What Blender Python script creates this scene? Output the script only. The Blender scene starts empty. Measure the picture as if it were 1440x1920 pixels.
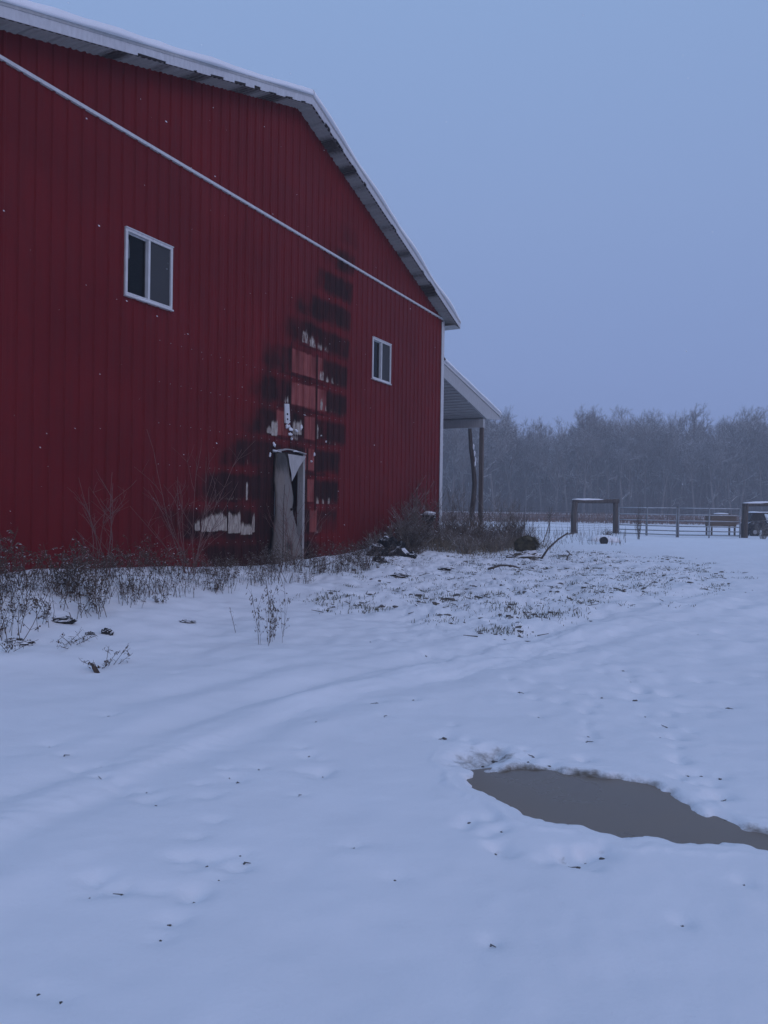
import bpy, math, random
import numpy as np
from mathutils import Matrix, Vector

random.seed(7)
RNG = np.random.default_rng(7)
scene = bpy.context.scene
COL = scene.collection
rad = math.radians

# ------------------------------------------------------------------ camera
CAM_H = 1.4
FPX = 1388.5
PITCH, ROLL = rad(-0.316), rad(0.834)
cam_data = bpy.data.cameras.new('camera')
cam_data.sensor_fit = 'VERTICAL'
cam_data.sensor_height = 36.0
cam_data.sensor_width = 27.0
cam_data.lens = 36.0 * FPX / 1920.0
cam_data.clip_start = 0.05
cam_data.clip_end = 3000.0
cam = bpy.data.objects.new('camera', cam_data)
COL.objects.link(cam)
_F = Vector((0, math.cos(PITCH), math.sin(PITCH)))
_U0 = Vector((0, -math.sin(PITCH), math.cos(PITCH)))
_X = Vector((1, 0, 0))
_R = _X * math.cos(ROLL) + _U0 * math.sin(ROLL)
_U = -_X * math.sin(ROLL) + _U0 * math.cos(ROLL)
cam.matrix_world = Matrix(((_R.x, _U.x, -_F.x, 0), (_R.y, _U.y, -_F.y, 0), (_R.z, _U.z, -_F.z, CAM_H), (0, 0, 0, 1)))
scene.camera = cam

# ------------------------------------------------------------------ sky, sun, exposure
SUN_EL, SUN_AZ = rad(28), rad(140)
world = bpy.data.worlds.new('World')
scene.world = world
world.use_nodes = True
wt = world.node_tree
wt.nodes.clear()
w_out = wt.nodes.new('ShaderNodeOutputWorld')
w_add = wt.nodes.new('ShaderNodeAddShader')
w_sky = wt.nodes.new('ShaderNodeTexSky')
w_sky.sky_type = 'NISHITA'
w_sky.sun_disc = False
w_sky.sun_elevation = SUN_EL
w_sky.sun_rotation = SUN_AZ
w_sky.dust_density = 4.0
w_b1 = wt.nodes.new('ShaderNodeBackground')
w_b1.inputs['Strength'].default_value = 0.004
w_b2 = wt.nodes.new('ShaderNodeBackground')      # even blue overcast of a snowy dusk
w_b2.inputs['Strength'].default_value = 1.0
w_tc = wt.nodes.new('ShaderNodeTexCoord')
w_sx = wt.nodes.new('ShaderNodeSeparateXYZ')
w_rm = wt.nodes.new('ShaderNodeValToRGB')
w_rm.color_ramp.elements[0].position = 0.0
w_rm.color_ramp.elements[0].color = (0.180, 0.250, 0.515, 1)
w_rm.color_ramp.elements[1].position = 0.58
w_rm.color_ramp.elements[1].color = (0.250, 0.374, 0.640, 1)
_e = w_rm.color_ramp.elements.new(0.36)
_e.color = (0.234, 0.335, 0.594, 1)
wl = wt.links.new
wl(w_tc.outputs['Generated'], w_sx.inputs[0])
wl(w_sx.outputs['Z'], w_rm.inputs[0])
wl(w_rm.outputs[0], w_b2.inputs['Color'])
wl(w_sky.outputs[0], w_b1.inputs['Color'])
wl(w_b1.outputs[0], w_add.inputs[0])
wl(w_b2.outputs[0], w_add.inputs[1])
wl(w_add.outputs[0], w_out.inputs['Surface'])

sun_data = bpy.data.lights.new('sun', 'SUN')
sun_data.energy = 0.44
sun_data.angle = rad(35)
sun_data.color = (1.0, 0.77, 0.84)
sun = bpy.data.objects.new('sun', sun_data)
COL.objects.link(sun)
_sd = Vector((math.sin(SUN_AZ) * math.cos(SUN_EL), math.cos(SUN_AZ) * math.cos(SUN_EL), math.sin(SUN_EL)))
sun.rotation_euler = _sd.to_track_quat('Z', 'Y').to_euler()

scene.view_settings.view_transform = 'Standard'
scene.view_settings.look = 'None'
scene.view_settings.exposure = 0.0
scene.view_settings.gamma = 1.0
scene.view_settings.use_curve_mapping = False
scene.render.engine = 'CYCLES'
cy = scene.cycles
cy.use_denoising = True
cy.max_bounces = 8
cy.diffuse_bounces = 4
cy.glossy_bounces = 3
cy.transmission_bounces = 6
cy.transparent_max_bounces = 12
cy.volume_bounces = 2
cy.use_adaptive_sampling = True
cy.adaptive_threshold = 0.015

# ------------------------------------------------------------------ measured frame of the place
TH = rad(27.563)                  # heading of the gable wall
DW = 8.1                          # camera to wall plane
DV = np.array([math.sin(TH), math.cos(TH), 0.0])       # along the wall, away from the camera
NV = np.array([math.cos(TH), -math.sin(TH), 0.0])      # out of the wall


def WP(t, z, o=0.0):
    """point of the gable wall: t along, z up, o out of the wall"""
    p = DV * t + NV * (o - DW)
    return (p[0], p[1], z)


def ray(px, py):
    u, v = (px - 720) / FPX, -(py - 960) / FPX
    cr, sr = math.cos(ROLL), math.sin(ROLL)
    u2, v2 = u * cr - v * sr, u * sr + v * cr
    return np.array([u2, math.cos(PITCH) - v2 * math.sin(PITCH), math.sin(PITCH) + v2 * math.cos(PITCH)])


def on_wall(px, py, o=0.0):
    d = ray(px, py)
    s = (o - DW) / (NV @ d)
    p = d * s
    return float(p @ DV), float(p[2] + CAM_H)


def on_depth(px, py, depth):
    p = ray(px, py)
    p = p * (depth / p[1])
    return (float(p[0]), float(p[1]), float(p[2] + CAM_H))


def sstep(a, b, x):
    k = np.clip((np.asarray(x, float) - a) / (b - a), 0, 1)
    return k * k * (3 - 2 * k)


_TAB = np.random.default_rng(3).random((256, 256))


def vnoise(x, y):
    x = np.asarray(x, float)
    y = np.asarray(y, float)
    xi, yi = np.floor(x).astype(int), np.floor(y).astype(int)
    fx, fy = x - xi, y - yi
    fx, fy = fx * fx * (3 - 2 * fx), fy * fy * (3 - 2 * fy)
    a = _TAB[xi & 255, yi & 255]
    b = _TAB[(xi + 1) & 255, yi & 255]
    c = _TAB[xi & 255, (yi + 1) & 255]
    d = _TAB[(xi + 1) & 255, (yi + 1) & 255]
    return (a * (1 - fx) + b * fx) * (1 - fy) + (c * (1 - fx) + d * fx) * fy


def fbm(x, y, oct=4):
    s, a, tot = 0, 1.0, 0
    for i in range(oct):
        s = s + a * vnoise(x * 2 ** i + 17.3 * i, y * 2 ** i - 9.1 * i)
        tot += a
        a *= 0.5
    return s / tot - 0.5


# ------------------------------------------------------------------ mesh helpers
_CS = {}


class MB:
    def __init__(self):
        self.v, self.f = [], []

    def quad(self, a, b, c, d):
        n = len(self.v)
        self.v += [tuple(a), tuple(b), tuple(c), tuple(d)]
        self.f.append((n, n + 1, n + 2, n + 3))

    def poly(self, pts):
        n = len(self.v)
        self.v += [tuple(p) for p in pts]
        self.f.append(tuple(range(n, n + len(pts))))

    def prism(self, bottom, top):
        """closed solid between two rings of equal length"""
        n, k = len(self.v), len(bottom)
        self.v += [tuple(p) for p in bottom] + [tuple(p) for p in top]
        self.f.append(tuple(range(n + k - 1, n - 1, -1)))
        self.f.append(tuple(range(n + k, n + 2 * k)))
        for i in range(k):
            j = (i + 1) % k
            self.f.append((n + i, n + j, n + k + j, n + k + i))

    def wbox(self, t0, t1, z0, z1, o0, o1):
        """box in wall coordinates"""
        self.prism([WP(t0, z0, o0), WP(t0, z0, o1), WP(t1, z0, o1), WP(t1, z0, o0)],
                   [WP(t0, z1, o0), WP(t0, z1, o1), WP(t1, z1, o1), WP(t1, z1, o0)])

    def box(self, cx, cy_, cz, sx, sy, sz, rz=0.0):
        c, s = math.cos(rz), math.sin(rz)
        def p(x, y, z):
            return (cx + x * c - y * s, cy_ + x * s + y * c, cz + z)
        x, y, z = sx / 2, sy / 2, sz / 2
        self.prism([p(-x, -y, -z), p(x, -y, -z), p(x, y, -z), p(-x, y, -z)],
                   [p(-x, -y, z), p(x, -y, z), p(x, y, z), p(-x, y, z)])

    def tube(self, pts, radii, sides=5, cap=True):
        pts = [(float(p[0]), float(p[1]), float(p[2])) for p in pts]
        V, n0, m = self.v, len(self.v), len(pts)
        if not hasattr(radii, '__len__'):
            radii = [radii] * m
        cs = _CS.get(sides)
        if cs is None:
            cs = _CS[sides] = [(math.cos(6.2831853 * k / sides), math.sin(6.2831853 * k / sides)) for k in range(sides)]
        ref = None
        for i in range(m):
            p, q0, q1 = pts[i], pts[max(i - 1, 0)], pts[min(i + 1, m - 1)]
            dx, dy, dz = q1[0] - q0[0], q1[1] - q0[1], q1[2] - q0[2]
            L = math.sqrt(dx * dx + dy * dy + dz * dz) or 1e-9
            dx, dy, dz = dx / L, dy / L, dz / L
            if ref is None:
                ref = abs(dx) < 0.8
            ax, ay, az = (0.0, dz, -dy) if ref else (-dz, 0.0, dx)
            L = math.sqrt(ax * ax + ay * ay + az * az) or 1e-9
            ax, ay, az = ax / L, ay / L, az / L
            bx, by, bz = dy * az - dz * ay, dz * ax - dx * az, dx * ay - dy * ax
            r = float(radii[i])
            for c, sn in cs:
                V.append((p[0] + (ax * c + bx * sn) * r, p[1] + (ay * c + by * sn) * r, p[2] + (az * c + bz * sn) * r))
        F = self.f
        for i in range(m - 1):
            o = n0 + i * sides
            for k in range(sides):
                k2 = (k + 1) % sides
                F.append((o + k, o + k2, o + sides + k2, o + sides + k))
        if cap and sides > 2:
            F.append(tuple(n0 + k for k in range(sides - 1, -1, -1)))
            F.append(tuple(n0 + (m - 1) * sides + k for k in range(sides)))

    def blob(self, c, r, seed=0, rough=0.25, rings=7, segs=10, flat=1.0):
        rg = np.random.default_rng(seed)
        n0 = len(self.v)
        self.v.append((c[0], c[1], c[2] - r[2] * flat))
        for i in range(1, rings):
            ph = math.pi * i / rings - math.pi / 2
            for k in range(segs):
                an = 2 * math.pi * k / segs
                s = 1 + rough * (rg.random() - 0.5) * 2
                zz = math.sin(ph)
                self.v.append((c[0] + r[0] * s * math.cos(ph) * math.cos(an), c[1] + r[1] * s * math.cos(ph) * math.sin(an),
                               c[2] + r[2] * s * zz * (flat if zz < 0 else 1)))
        self.v.append((c[0], c[1], c[2] + r[2]))
        e = len(self.v) - 1
        for k in range(segs):
            k2 = (k + 1) % segs
            self.f.append((n0, n0 + 1 + k2, n0 + 1 + k))
            self.f.append((e, n0 + 1 + (rings - 2) * segs + k, n0 + 1 + (rings - 2) * segs + k2))
            for i in range(rings - 2):
                a = n0 + 1 + i * segs
                self.f.append((a + k, a + k2, a + segs + k2, a + segs + k))

    def mesh(self, name, mat, off=(0, 0, 0), smooth=False):
        me = bpy.data.meshes.new(name)
        vv = np.array(self.v, float).reshape(-1, 3) - np.array(off)
        me.from_pydata(vv.tolist(), [], self.f)
        if smooth:
            me.polygons.foreach_set('use_smooth', [True] * len(me.polygons))
        if mat is not None:
            me.materials.append(mat)
        me.update()
        return me


def link(name, me, parent=None, loc=(0, 0, 0)):
    o = bpy.data.objects.new(name, me)
    o.location = loc
    COL.objects.link(o)
    if parent is not None:
        o.parent = parent
    return o


def thing(name, label, cat, loc=(0, 0, 0), group=None, rz=0.0):
    o = bpy.data.objects.new(name, None)
    o.empty_display_size = 0.1
    o.location = loc
    o.rotation_euler = (0, 0, rz)
    COL.objects.link(o)
    return tag(o, label, cat, group)


def tag(o, label, cat, group=None):
    o['label'] = label
    o['category'] = cat
    if group:
        o['group'] = group
    return o


def part(name, mb, mat, root, parent=None, smooth=False, label=None):
    """a part given in world coordinates under the (unrotated) thing 'root'"""
    o = link(name, mb.mesh(name, mat, root.location, smooth), parent or root)
    if label:
        o['label'] = label
    return o


def single(name, mb, mat, label, cat, loc, group=None, smooth=False):
    o = link(name, mb.mesh(name, mat, loc, smooth), None, loc)
    return tag(o, label, cat, group)


def copy_tree(o, parent=None):
    c = o.copy()
    COL.objects.link(c)
    c.parent = parent
    for ch in list(o.children):
        copy_tree(ch, c)
    return c


# ------------------------------------------------------------------ materials
def mat_new(name):
    m = bpy.data.materials.new(name)
    m.use_nodes = True
    nt = m.node_tree
    return m, nt, nt.nodes['Principled BSDF'], nt.links.new


def noise_node(nt, scale, detail=4, rough=0.6, coords='Object', vec_scale=None):
    tc = nt.nodes.new('ShaderNodeTexCoord')
    n = nt.nodes.new('ShaderNodeTexNoise')
    n.inputs['Scale'].default_value = scale
    n.inputs['Detail'].default_value = detail
    n.inputs['Roughness'].default_value = rough
    if vec_scale:
        mp = nt.nodes.new('ShaderNodeMapping')
        mp.inputs['Scale'].default_value = vec_scale
        nt.links.new(tc.outputs[coords], mp.inputs['Vector'])
        nt.links.new(mp.outputs['Vector'], n.inputs['Vector'])
    else:
        nt.links.new(tc.outputs[coords], n.inputs['Vector'])
    return n


def ramp(nt, src, p0, c0, p1, c1):
    r = nt.nodes.new('ShaderNodeValToRGB')
    r.color_ramp.elements[0].position = p0
    r.color_ramp.elements[0].color = (*c0, 1)
    r.color_ramp.elements[1].position = p1
    r.color_ramp.elements[1].color = (*c1, 1)
    nt.links.new(src, r.inputs[0])
    return r


def bump(nt, bs, src, strength, dist=0.02):
    b = nt.nodes.new('ShaderNodeBump')
    b.inputs['Strength'].default_value = strength
    b.inputs['Distance'].default_value = dist
    nt.links.new(src, b.inputs['Height'])
    nt.links.new(b.outputs['Normal'], bs.inputs['Normal'])


def plain(name, c0, c1, scale=8, rough=0.7, bmp=0.2, spec=0.3, vec_scale=None, lo=0.35, hi=0.7, detail=5):
    m, nt, bs, L = mat_new(name)
    n = noise_node(nt, scale, detail, 0.6, 'Object', vec_scale)
    r = ramp(nt, n.outputs['Fac'], lo, c0, hi, c1)
    L(r.outputs[0], bs.inputs['Base Color'])
    bs.inputs['Roughness'].default_value = rough
    bs.inputs['Specular IOR Level'].default_value = spec
    if bmp:
        bump(nt, bs, n.outputs['Fac'], bmp)
    return m


def mix_rgb(nt, fac, a, b):
    m = nt.nodes.new('ShaderNodeMix')
    m.data_type = 'RGBA'
    for s, i in ((fac, 0), (a, 6), (b, 7)):
        if hasattr(s, 'is_linked'):
            nt.links.new(s, m.inputs[i])
        elif i == 0:
            m.inputs[0].default_value = s
        else:
            m.inputs[i].default_value = (*s, 1)
    return m.outputs[2]


def math_node(nt, op, a, b=None, clamp=False):
    m = nt.nodes.new('ShaderNodeMath')
    m.operation = op
    m.use_clamp = clamp
    for i, s in enumerate((a, b)):
        if s is None:
            continue
        if hasattr(s, 'is_linked'):
            nt.links.new(s, m.inputs[i])
        else:
            m.inputs[i].default_value = s
    return m.outputs[0]


def attr_node(nt, name):
    a = nt.nodes.new('ShaderNodeAttribute')
    a.attribute_name = name
    return a.outputs['Fac']


def make_red(name='red_metal'):
    m, nt, bs, L = mat_new(name)
    n1 = noise_node(nt, 0.7, 5, 0.6)
    n2 = noise_node(nt, 9.0, 6, 0.7, 'Object', (1, 1, 0.18))
    n3 = noise_node(nt, 28.0, 5, 0.7, 'Object', (1, 1, 0.25))
    red = ramp(nt, n1.outputs['Fac'], 0.3, (0.118, 0.0044, 0.0062), 0.75, (0.164, 0.0078, 0.0098)).outputs[0]
    oi = nt.nodes.new('ShaderNodeObjectInfo')
    red = mix_rgb(nt, math_node(nt, 'MULTIPLY', oi.outputs['Random'], 0.28), red, (0.115, 0.013, 0.016))
    dirt = ramp(nt, n2.outputs['Fac'], 0.45, (0, 0, 0), 0.85, (1, 1, 1)).outputs[0]
    red = mix_rgb(nt, math_node(nt, 'MULTIPLY', dirt, 0.55), red, (0.085, 0.012, 0.014))
    # paint blistered to pink, paint burnt off, soot with painted rib shade and seam gaps; each mask is stored on the sheet and broken up by streaks
    brk = math_node(nt, 'SUBTRACT', n3.outputs['Fac'], 0.5)
    def mask(nm, amp, lo, hi):
        v = math_node(nt, 'ADD', attr_node(nt, nm), math_node(nt, 'MULTIPLY', brk, amp))
        mr = nt.nodes.new('ShaderNodeMapRange')
        mr.interpolation_type = 'SMOOTHSTEP'
        mr.inputs['From Min'].default_value = lo
        mr.inputs['From Max'].default_value = hi
        L(v, mr.inputs['Value'])
        return mr.outputs['Result']
    fade, peel, soot = mask('fade', 0.7, 0.25, 0.85), mask('peel', 1.1, 0.30, 0.70), mask('soot', 0.60, 0.02, 0.98)
    pk = ramp(nt, n2.outputs['Fac'], 0.3, (0.205, 0.040, 0.038), 0.7, (0.32, 0.092, 0.080)).outputs[0]
    c = mix_rgb(nt, fade, red, pk)
    sc = ramp(nt, n2.outputs['Fac'], 0.35, (0.016, 0.0065, 0.0068), 0.8, (0.060, 0.016, 0.0155)).outputs[0]
    c = mix_rgb(nt, soot, c, sc)
    pl = ramp(nt, n3.outputs['Fac'], 0.32, (0.19, 0.15, 0.135), 0.65, (0.50, 0.45, 0.39)).outputs[0]
    c = mix_rgb(nt, peel, c, pl)
    L(c, bs.inputs['Base Color'])
    ro = math_node(nt, 'ADD', 0.46, math_node(nt, 'MULTIPLY', attr_node(nt, 'soot'), 0.35), True)
    L(ro, bs.inputs['Roughness'])
    bs.inputs['Specular IOR Level'].default_value = 0.10
    bump(nt, bs, n1.outputs['Fac'], 0.25, 0.05)
    return m


def make_snow(name, base=(0.86, 0.868, 0.895), fine=True):
    m, nt, bs, L = mat_new(name)
    n1 = noise_node(nt, 1.3, 6, 0.6)
    n2 = noise_node(nt, 60.0, 4, 0.65)
    col = ramp(nt, n1.outputs['Fac'], 0.3, tuple(x * 0.955 for x in base), 0.7, base).outputs[0]
    if fine:
        mud = attr_node(nt, 'mud')
        n3 = noise_node(nt, 14.0, 6, 0.75)
        v = math_node(nt, 'ADD', mud, math_node(nt, 'MULTIPLY', math_node(nt, 'SUBTRACT', n3.outputs['Fac'], 0.5), 1.1))
        mr = nt.nodes.new('ShaderNodeMapRange')
        mr.interpolation_type = 'SMOOTHSTEP'
        mr.inputs['From Min'].default_value = 0.36
        mr.inputs['From Max'].default_value = 0.95
        L(v, mr.inputs['Value'])
        fac = math_node(nt, 'MULTIPLY', mr.outputs['Result'], math_node(nt, 'GREATER_THAN', mud, 0.02))
        soil = ramp(nt, n3.outputs['Fac'], 0.3, (0.075, 0.066, 0.052), 0.7, (0.17, 0.145, 0.115)).outputs[0]
        col = mix_rgb(nt, fac, col, soil)
        fld = attr_node(nt, 'field')
        n4 = noise_node(nt, 0.35, 6, 0.7, 'Object', (0.35, 1.0, 1.0))
        v2 = math_node(nt, 'MULTIPLY', fld, ramp(nt, n4.outputs['Fac'], 0.36, (0, 0, 0), 0.56, (1, 1, 1)).outputs[0])
        col = mix_rgb(nt, v2, col, (0.20, 0.125, 0.105))
    L(col, bs.inputs['Base Color'])
    bs.inputs['Roughness'].default_value = 0.75
    bs.inputs['Specular IOR Level'].default_value = 0.15
    mixn = math_node(nt, 'ADD', math_node(nt, 'MULTIPLY', n1.outputs['Fac'], 1.0), math_node(nt, 'MULTIPLY', n2.outputs['Fac'], 0.14))
    bump(nt, bs, mixn, 0.35, 0.035)
    return m


def snowcap(name, c0, c1, scale=10, lo=0.35, hi=0.75, rough=0.75):
    """a dark thing with snow lying on whatever faces up"""
    m, nt, bs, L = mat_new(name)
    n = noise_node(nt, scale, 5, 0.65)
    base = ramp(nt, n.outputs['Fac'], 0.35, c0, 0.7, c1).outputs[0]
    g = nt.nodes.new('ShaderNodeNewGeometry')
    sx = nt.nodes.new('ShaderNodeSeparateXYZ')
    L(g.outputs['Normal'], sx.inputs[0])
    v = math_node(nt, 'ADD', sx.outputs['Z'], math_node(nt, 'MULTIPLY', math_node(nt, 'SUBTRACT', n.outputs['Fac'], 0.5), 0.9))
    mr = nt.nodes.new('ShaderNodeMapRange')
    mr.inputs['From Min'].default_value = lo
    mr.inputs['From Max'].default_value = hi
    L(v, mr.inputs['Value'])
    L(mix_rgb(nt, mr.outputs['Result'], base, (0.82, 0.825, 0.85)), bs.inputs['Base Color'])
    bs.inputs['Roughness'].default_value = rough
    bs.inputs['Specular IOR Level'].default_value = 0.2
    bump(nt, bs, n.outputs['Fac'], 0.4, 0.03)
    return m


def make_glass():
    m, nt, bs, L = mat_new('window_glass')
    nt.nodes.remove(bs)
    out = nt.nodes['Material Output']
    gl = nt.nodes.new('ShaderNodeBsdfGlossy')
    gl.inputs['Roughness'].default_value = 0.04
    gl.inputs['Color'].default_value = (0.9, 0.93, 0.95, 1)
    tr = nt.nodes.new('ShaderNodeBsdfTransparent')
    tr.inputs['Color'].default_value = (0.6, 0.65, 0.68, 1)
    fr = nt.nodes.new('ShaderNodeFresnel')
    fr.inputs['IOR'].default_value = 1.30
    mx = nt.nodes.new('ShaderNodeMixShader')
    L(fr.outputs[0], mx.inputs[0])
    L(tr.outputs[0], mx.inputs[1])
    L(gl.outputs[0], mx.inputs[2])
    L(mx.outputs[0], out.inputs['Surface'])
    return m


def make_white(name, c=(0.70, 0.70, 0.70), dark=(0.06, 0.05, 0.05), amt=0.0, scale=2.0, attr=False):
    m, nt, bs, L = mat_new(name)
    n = noise_node(nt, scale, 6, 0.7)
    n2 = noise_node(nt, 20, 5, 0.6, 'Object', (1, 1, 0.3))
    col = ramp(nt, n2.outputs['Fac'], 0.3, tuple(x * 0.8 for x in c), 0.7, c).outputs[0]
    if attr:
        v = math_node(nt, 'ADD', attr_node(nt, 'soot'), math_node(nt, 'MULTIPLY', math_node(nt, 'SUBTRACT', n2.outputs['Fac'], 0.5), 0.7))
        mr = nt.nodes.new('ShaderNodeMapRange')
        mr.interpolation_type = 'SMOOTHSTEP'
        mr.inputs['From Min'].default_value = 0.25
        mr.inputs['From Max'].default_value = 0.85
        L(v, mr.inputs['Value'])
        col = mix_rgb(nt, mr.outputs['Result'], col, dark)
    elif amt:
        f = ramp(nt, n.outputs['Fac'], 0.5, (0, 0, 0), 0.72, (amt, amt, amt)).outputs[0]
        col = mix_rgb(nt, f, col, dark)
    L(col, bs.inputs['Base Color'])
    bs.inputs['Roughness'].default_value = 0.5
    bs.inputs['Specular IOR Level'].default_value = 0.3
    bump(nt, bs, n2.outputs['Fac'], 0.08, 0.01)
    return m


M = {}
M['red'] = make_red()
M['snow'] = make_snow('snow')
M['snow2'] = make_snow('snow_plain', fine=False)
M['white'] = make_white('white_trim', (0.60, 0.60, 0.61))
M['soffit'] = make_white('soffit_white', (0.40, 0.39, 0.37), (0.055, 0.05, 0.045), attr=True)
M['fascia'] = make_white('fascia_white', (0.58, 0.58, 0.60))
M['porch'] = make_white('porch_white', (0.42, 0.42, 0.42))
M['frame'] = make_white('window_frame_white', (0.64, 0.63, 0.63))
M['door'] = make_white('door_paint', (0.21, 0.178, 0.155), (0.040, 0.031, 0.024), attr=True)
M['flap'] = make_white('door_skin', (0.44, 0.42, 0.41), (0.2, 0.2, 0.2), 0.4, 3.0)
M['dark'] = plain('dark_interior', (0.012, 0.011, 0.011), (0.03, 0.027, 0.026), 3, 0.9, 0, 0.1)
M['char'] = plain('charred_wood', (0.012, 0.010, 0.010), (0.06, 0.05, 0.045), 12, 0.9, 0.5, 0.1)
M['glass'] = make_glass()
M['screen'] = plain('insect_screen', (0.042, 0.043, 0.046), (0.066, 0.067, 0.07), 200, 0.8, 0, 0.2)
M['wood'] = plain('grey_wood', (0.055, 0.045, 0.040), (0.14, 0.115, 0.10), 6, 0.85, 0.5, 0.15, (3, 3, 0.25))
M['postwood'] = plain('treated_post', (0.095, 0.078, 0.068), (0.165, 0.135, 0.12), 6, 0.85, 0.3, 0.15, (3, 3, 0.2))
M['bark'] = plain('bark', (0.05, 0.042, 0.038), (0.115, 0.10, 0.092), 5, 0.9, 0.5, 0.1, (3, 3, 0.4))
M['twig'] = snowcap('twig_bark', (0.075, 0.066, 0.062), (0.15, 0.135, 0.13), 4, 0.15, 0.75)
M['weed'] = snowcap('dry_weed', (0.042, 0.030, 0.025), (0.15, 0.105, 0.078), 30, 0.60, 1.15, 0.9)
M['brush'] = snowcap('dry_brush', (0.085, 0.068, 0.057), (0.24, 0.19, 0.15), 12, 0.40, 0.95, 0.9)
M['redtwig'] = plain('sapling_twig', (0.12, 0.065, 0.06), (0.22, 0.13, 0.12), 12, 0.8, 0, 0.2)
M['straw'] = plain('dry_straw', (0.13, 0.105, 0.075), (0.26, 0.215, 0.155), 14, 0.9, 0, 0.1)
M['hay'] = plain('old_hay', (0.045, 0.040, 0.026), (0.13, 0.115, 0.07), 9, 0.9, 0, 0.1)
M['grass'] = plain('winter_grass', (0.05, 0.05, 0.03), (0.15, 0.135, 0.085), 7, 0.9, 0, 0.1)
M['tarp'] = snowcap('snowy_black_debris', (0.008, 0.008, 0.009), (0.03, 0.028, 0.028), 7, 0.50, 0.85, 0.6)
M['blackp'] = plain('black_plastic', (0.006, 0.006, 0.007), (0.015, 0.015, 0.016), 10, 0.4, 0, 0.4)
M['soil'] = plain('soil', (0.075, 0.068, 0.064), (0.20, 0.18, 0.17), 20, 0.95, 0.3, 0.1)
M['galv'] = plain('galvanised_steel', (0.20, 0.205, 0.215), (0.32, 0.325, 0.335), 6, 0.5, 0, 0.5)
M['galvsnow'] = snowcap('snowy_gate_tube', (0.2, 0.205, 0.22), (0.3, 0.305, 0.32), 3, 0.30, 0.8, 0.5)
M['wire'] = plain('fence_wire', (0.06, 0.06, 0.065), (0.11, 0.11, 0.115), 6, 0.6, 0, 0.4)
M['ply'] = plain('brown_plank', (0.11, 0.078, 0.055), (0.18, 0.135, 0.10), 5, 0.8, 0.2, 0.2, (0.4, 3, 3))
M['machine'] = snowcap('snowy_machine', (0.02, 0.02, 0.022), (0.05, 0.05, 0.055), 5, 0.05, 0.45, 0.6)
M['concrete'] = plain('concrete', (0.12, 0.115, 0.11), (0.2, 0.19, 0.18), 4, 0.9, 0.2, 0.2)
M['farbark'] = snowcap('far_bark', (0.06, 0.054, 0.052), (0.17, 0.155, 0.15), 1.2, 0.35, 0.9)
M['under'] = plain('undergrowth', (0.035, 0.031, 0.030), (0.07, 0.062, 0.06), 0.4, 0.95, 0, 0.05)


def make_ice():
    m, nt, bs, L = mat_new('muddy_ice')
    n = noise_node(nt, 1.6, 6, 0.6)
    r = ramp(nt, n.outputs['Fac'], 0.3, (0.150, 0.115, 0.085), 0.75, (0.225, 0.178, 0.138))
    L(r.outputs[0], bs.inputs['Base Color'])
    rr = ramp(nt, n.outputs['Fac'], 0.35, (0.22, 0.22, 0.22), 0.7, (0.45, 0.45, 0.45))
    L(rr.outputs[0], bs.inputs['Roughness'])
    bs.inputs['Specular IOR Level'].default_value = 0.4
    n2 = noise_node(nt, 9, 4, 0.6)
    bump(nt, bs, n2.outputs['Fac'], 0.08, 0.01)
    return m


M['ice'] = make_ice()

# ------------------------------------------------------------------ the ground
def flat_pt(px, py, z=0.0):
    d = ray(px, py)
    s = (z - CAM_H) / d[2]
    return (d[0] * s, d[1] * s)


PUD = [flat_pt(*p) for p in [(884, 1458), (905, 1449), (940, 1445), (985, 1439), (1030, 1440), (1062, 1446), (1110, 1452), (1150, 1457), (1195, 1463),
                             (1235, 1472), (1268, 1488), (1296, 1506), (1318, 1524), (1352, 1538), (1400, 1550), (1440, 1560), (1510, 1572), (1560, 1590),
                             (1520, 1602), (1440, 1586), (1400, 1581), (1320, 1574), (1262, 1571), (1225, 1565), (1207, 1562), (1165, 1567), (1130, 1555),
                             (1095, 1543), (1050, 1536), (1000, 1524), (968, 1507), (935, 1488), (900, 1473)]]
ARM = [flat_pt(*p) for p in [(851, 1424), (862, 1412), (885, 1405), (915, 1401), (942, 1406), (946, 1416), (925, 1428), (930, 1446), (905, 1452), (880, 1442), (858, 1431)]]
ROUGH = [flat_pt(*p, 0.27) for p in [(575, 1088), (660, 1118), (760, 1135), (900, 1142), (1050, 1130), (1220, 1112), (1370, 1085), (1290, 1052), (1120, 1036),
                                     (960, 1040), (820, 1048), (650, 1062)]]
RUTS = [[flat_pt(*p, 0.08) for p in q] for q in (
    [(-60, 1475), (120, 1418), (300, 1352), (450, 1297), (580, 1262), (720, 1238), (900, 1205), (1100, 1165), (1300, 1125)],
    [(-60, 1560), (150, 1470), (330, 1395), (520, 1330), (720, 1282), (950, 1235), (1200, 1180), (1400, 1140)],
    [(-60, 1345), (100, 1322), (250, 1290), (420, 1255), (560, 1228)])]
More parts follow.
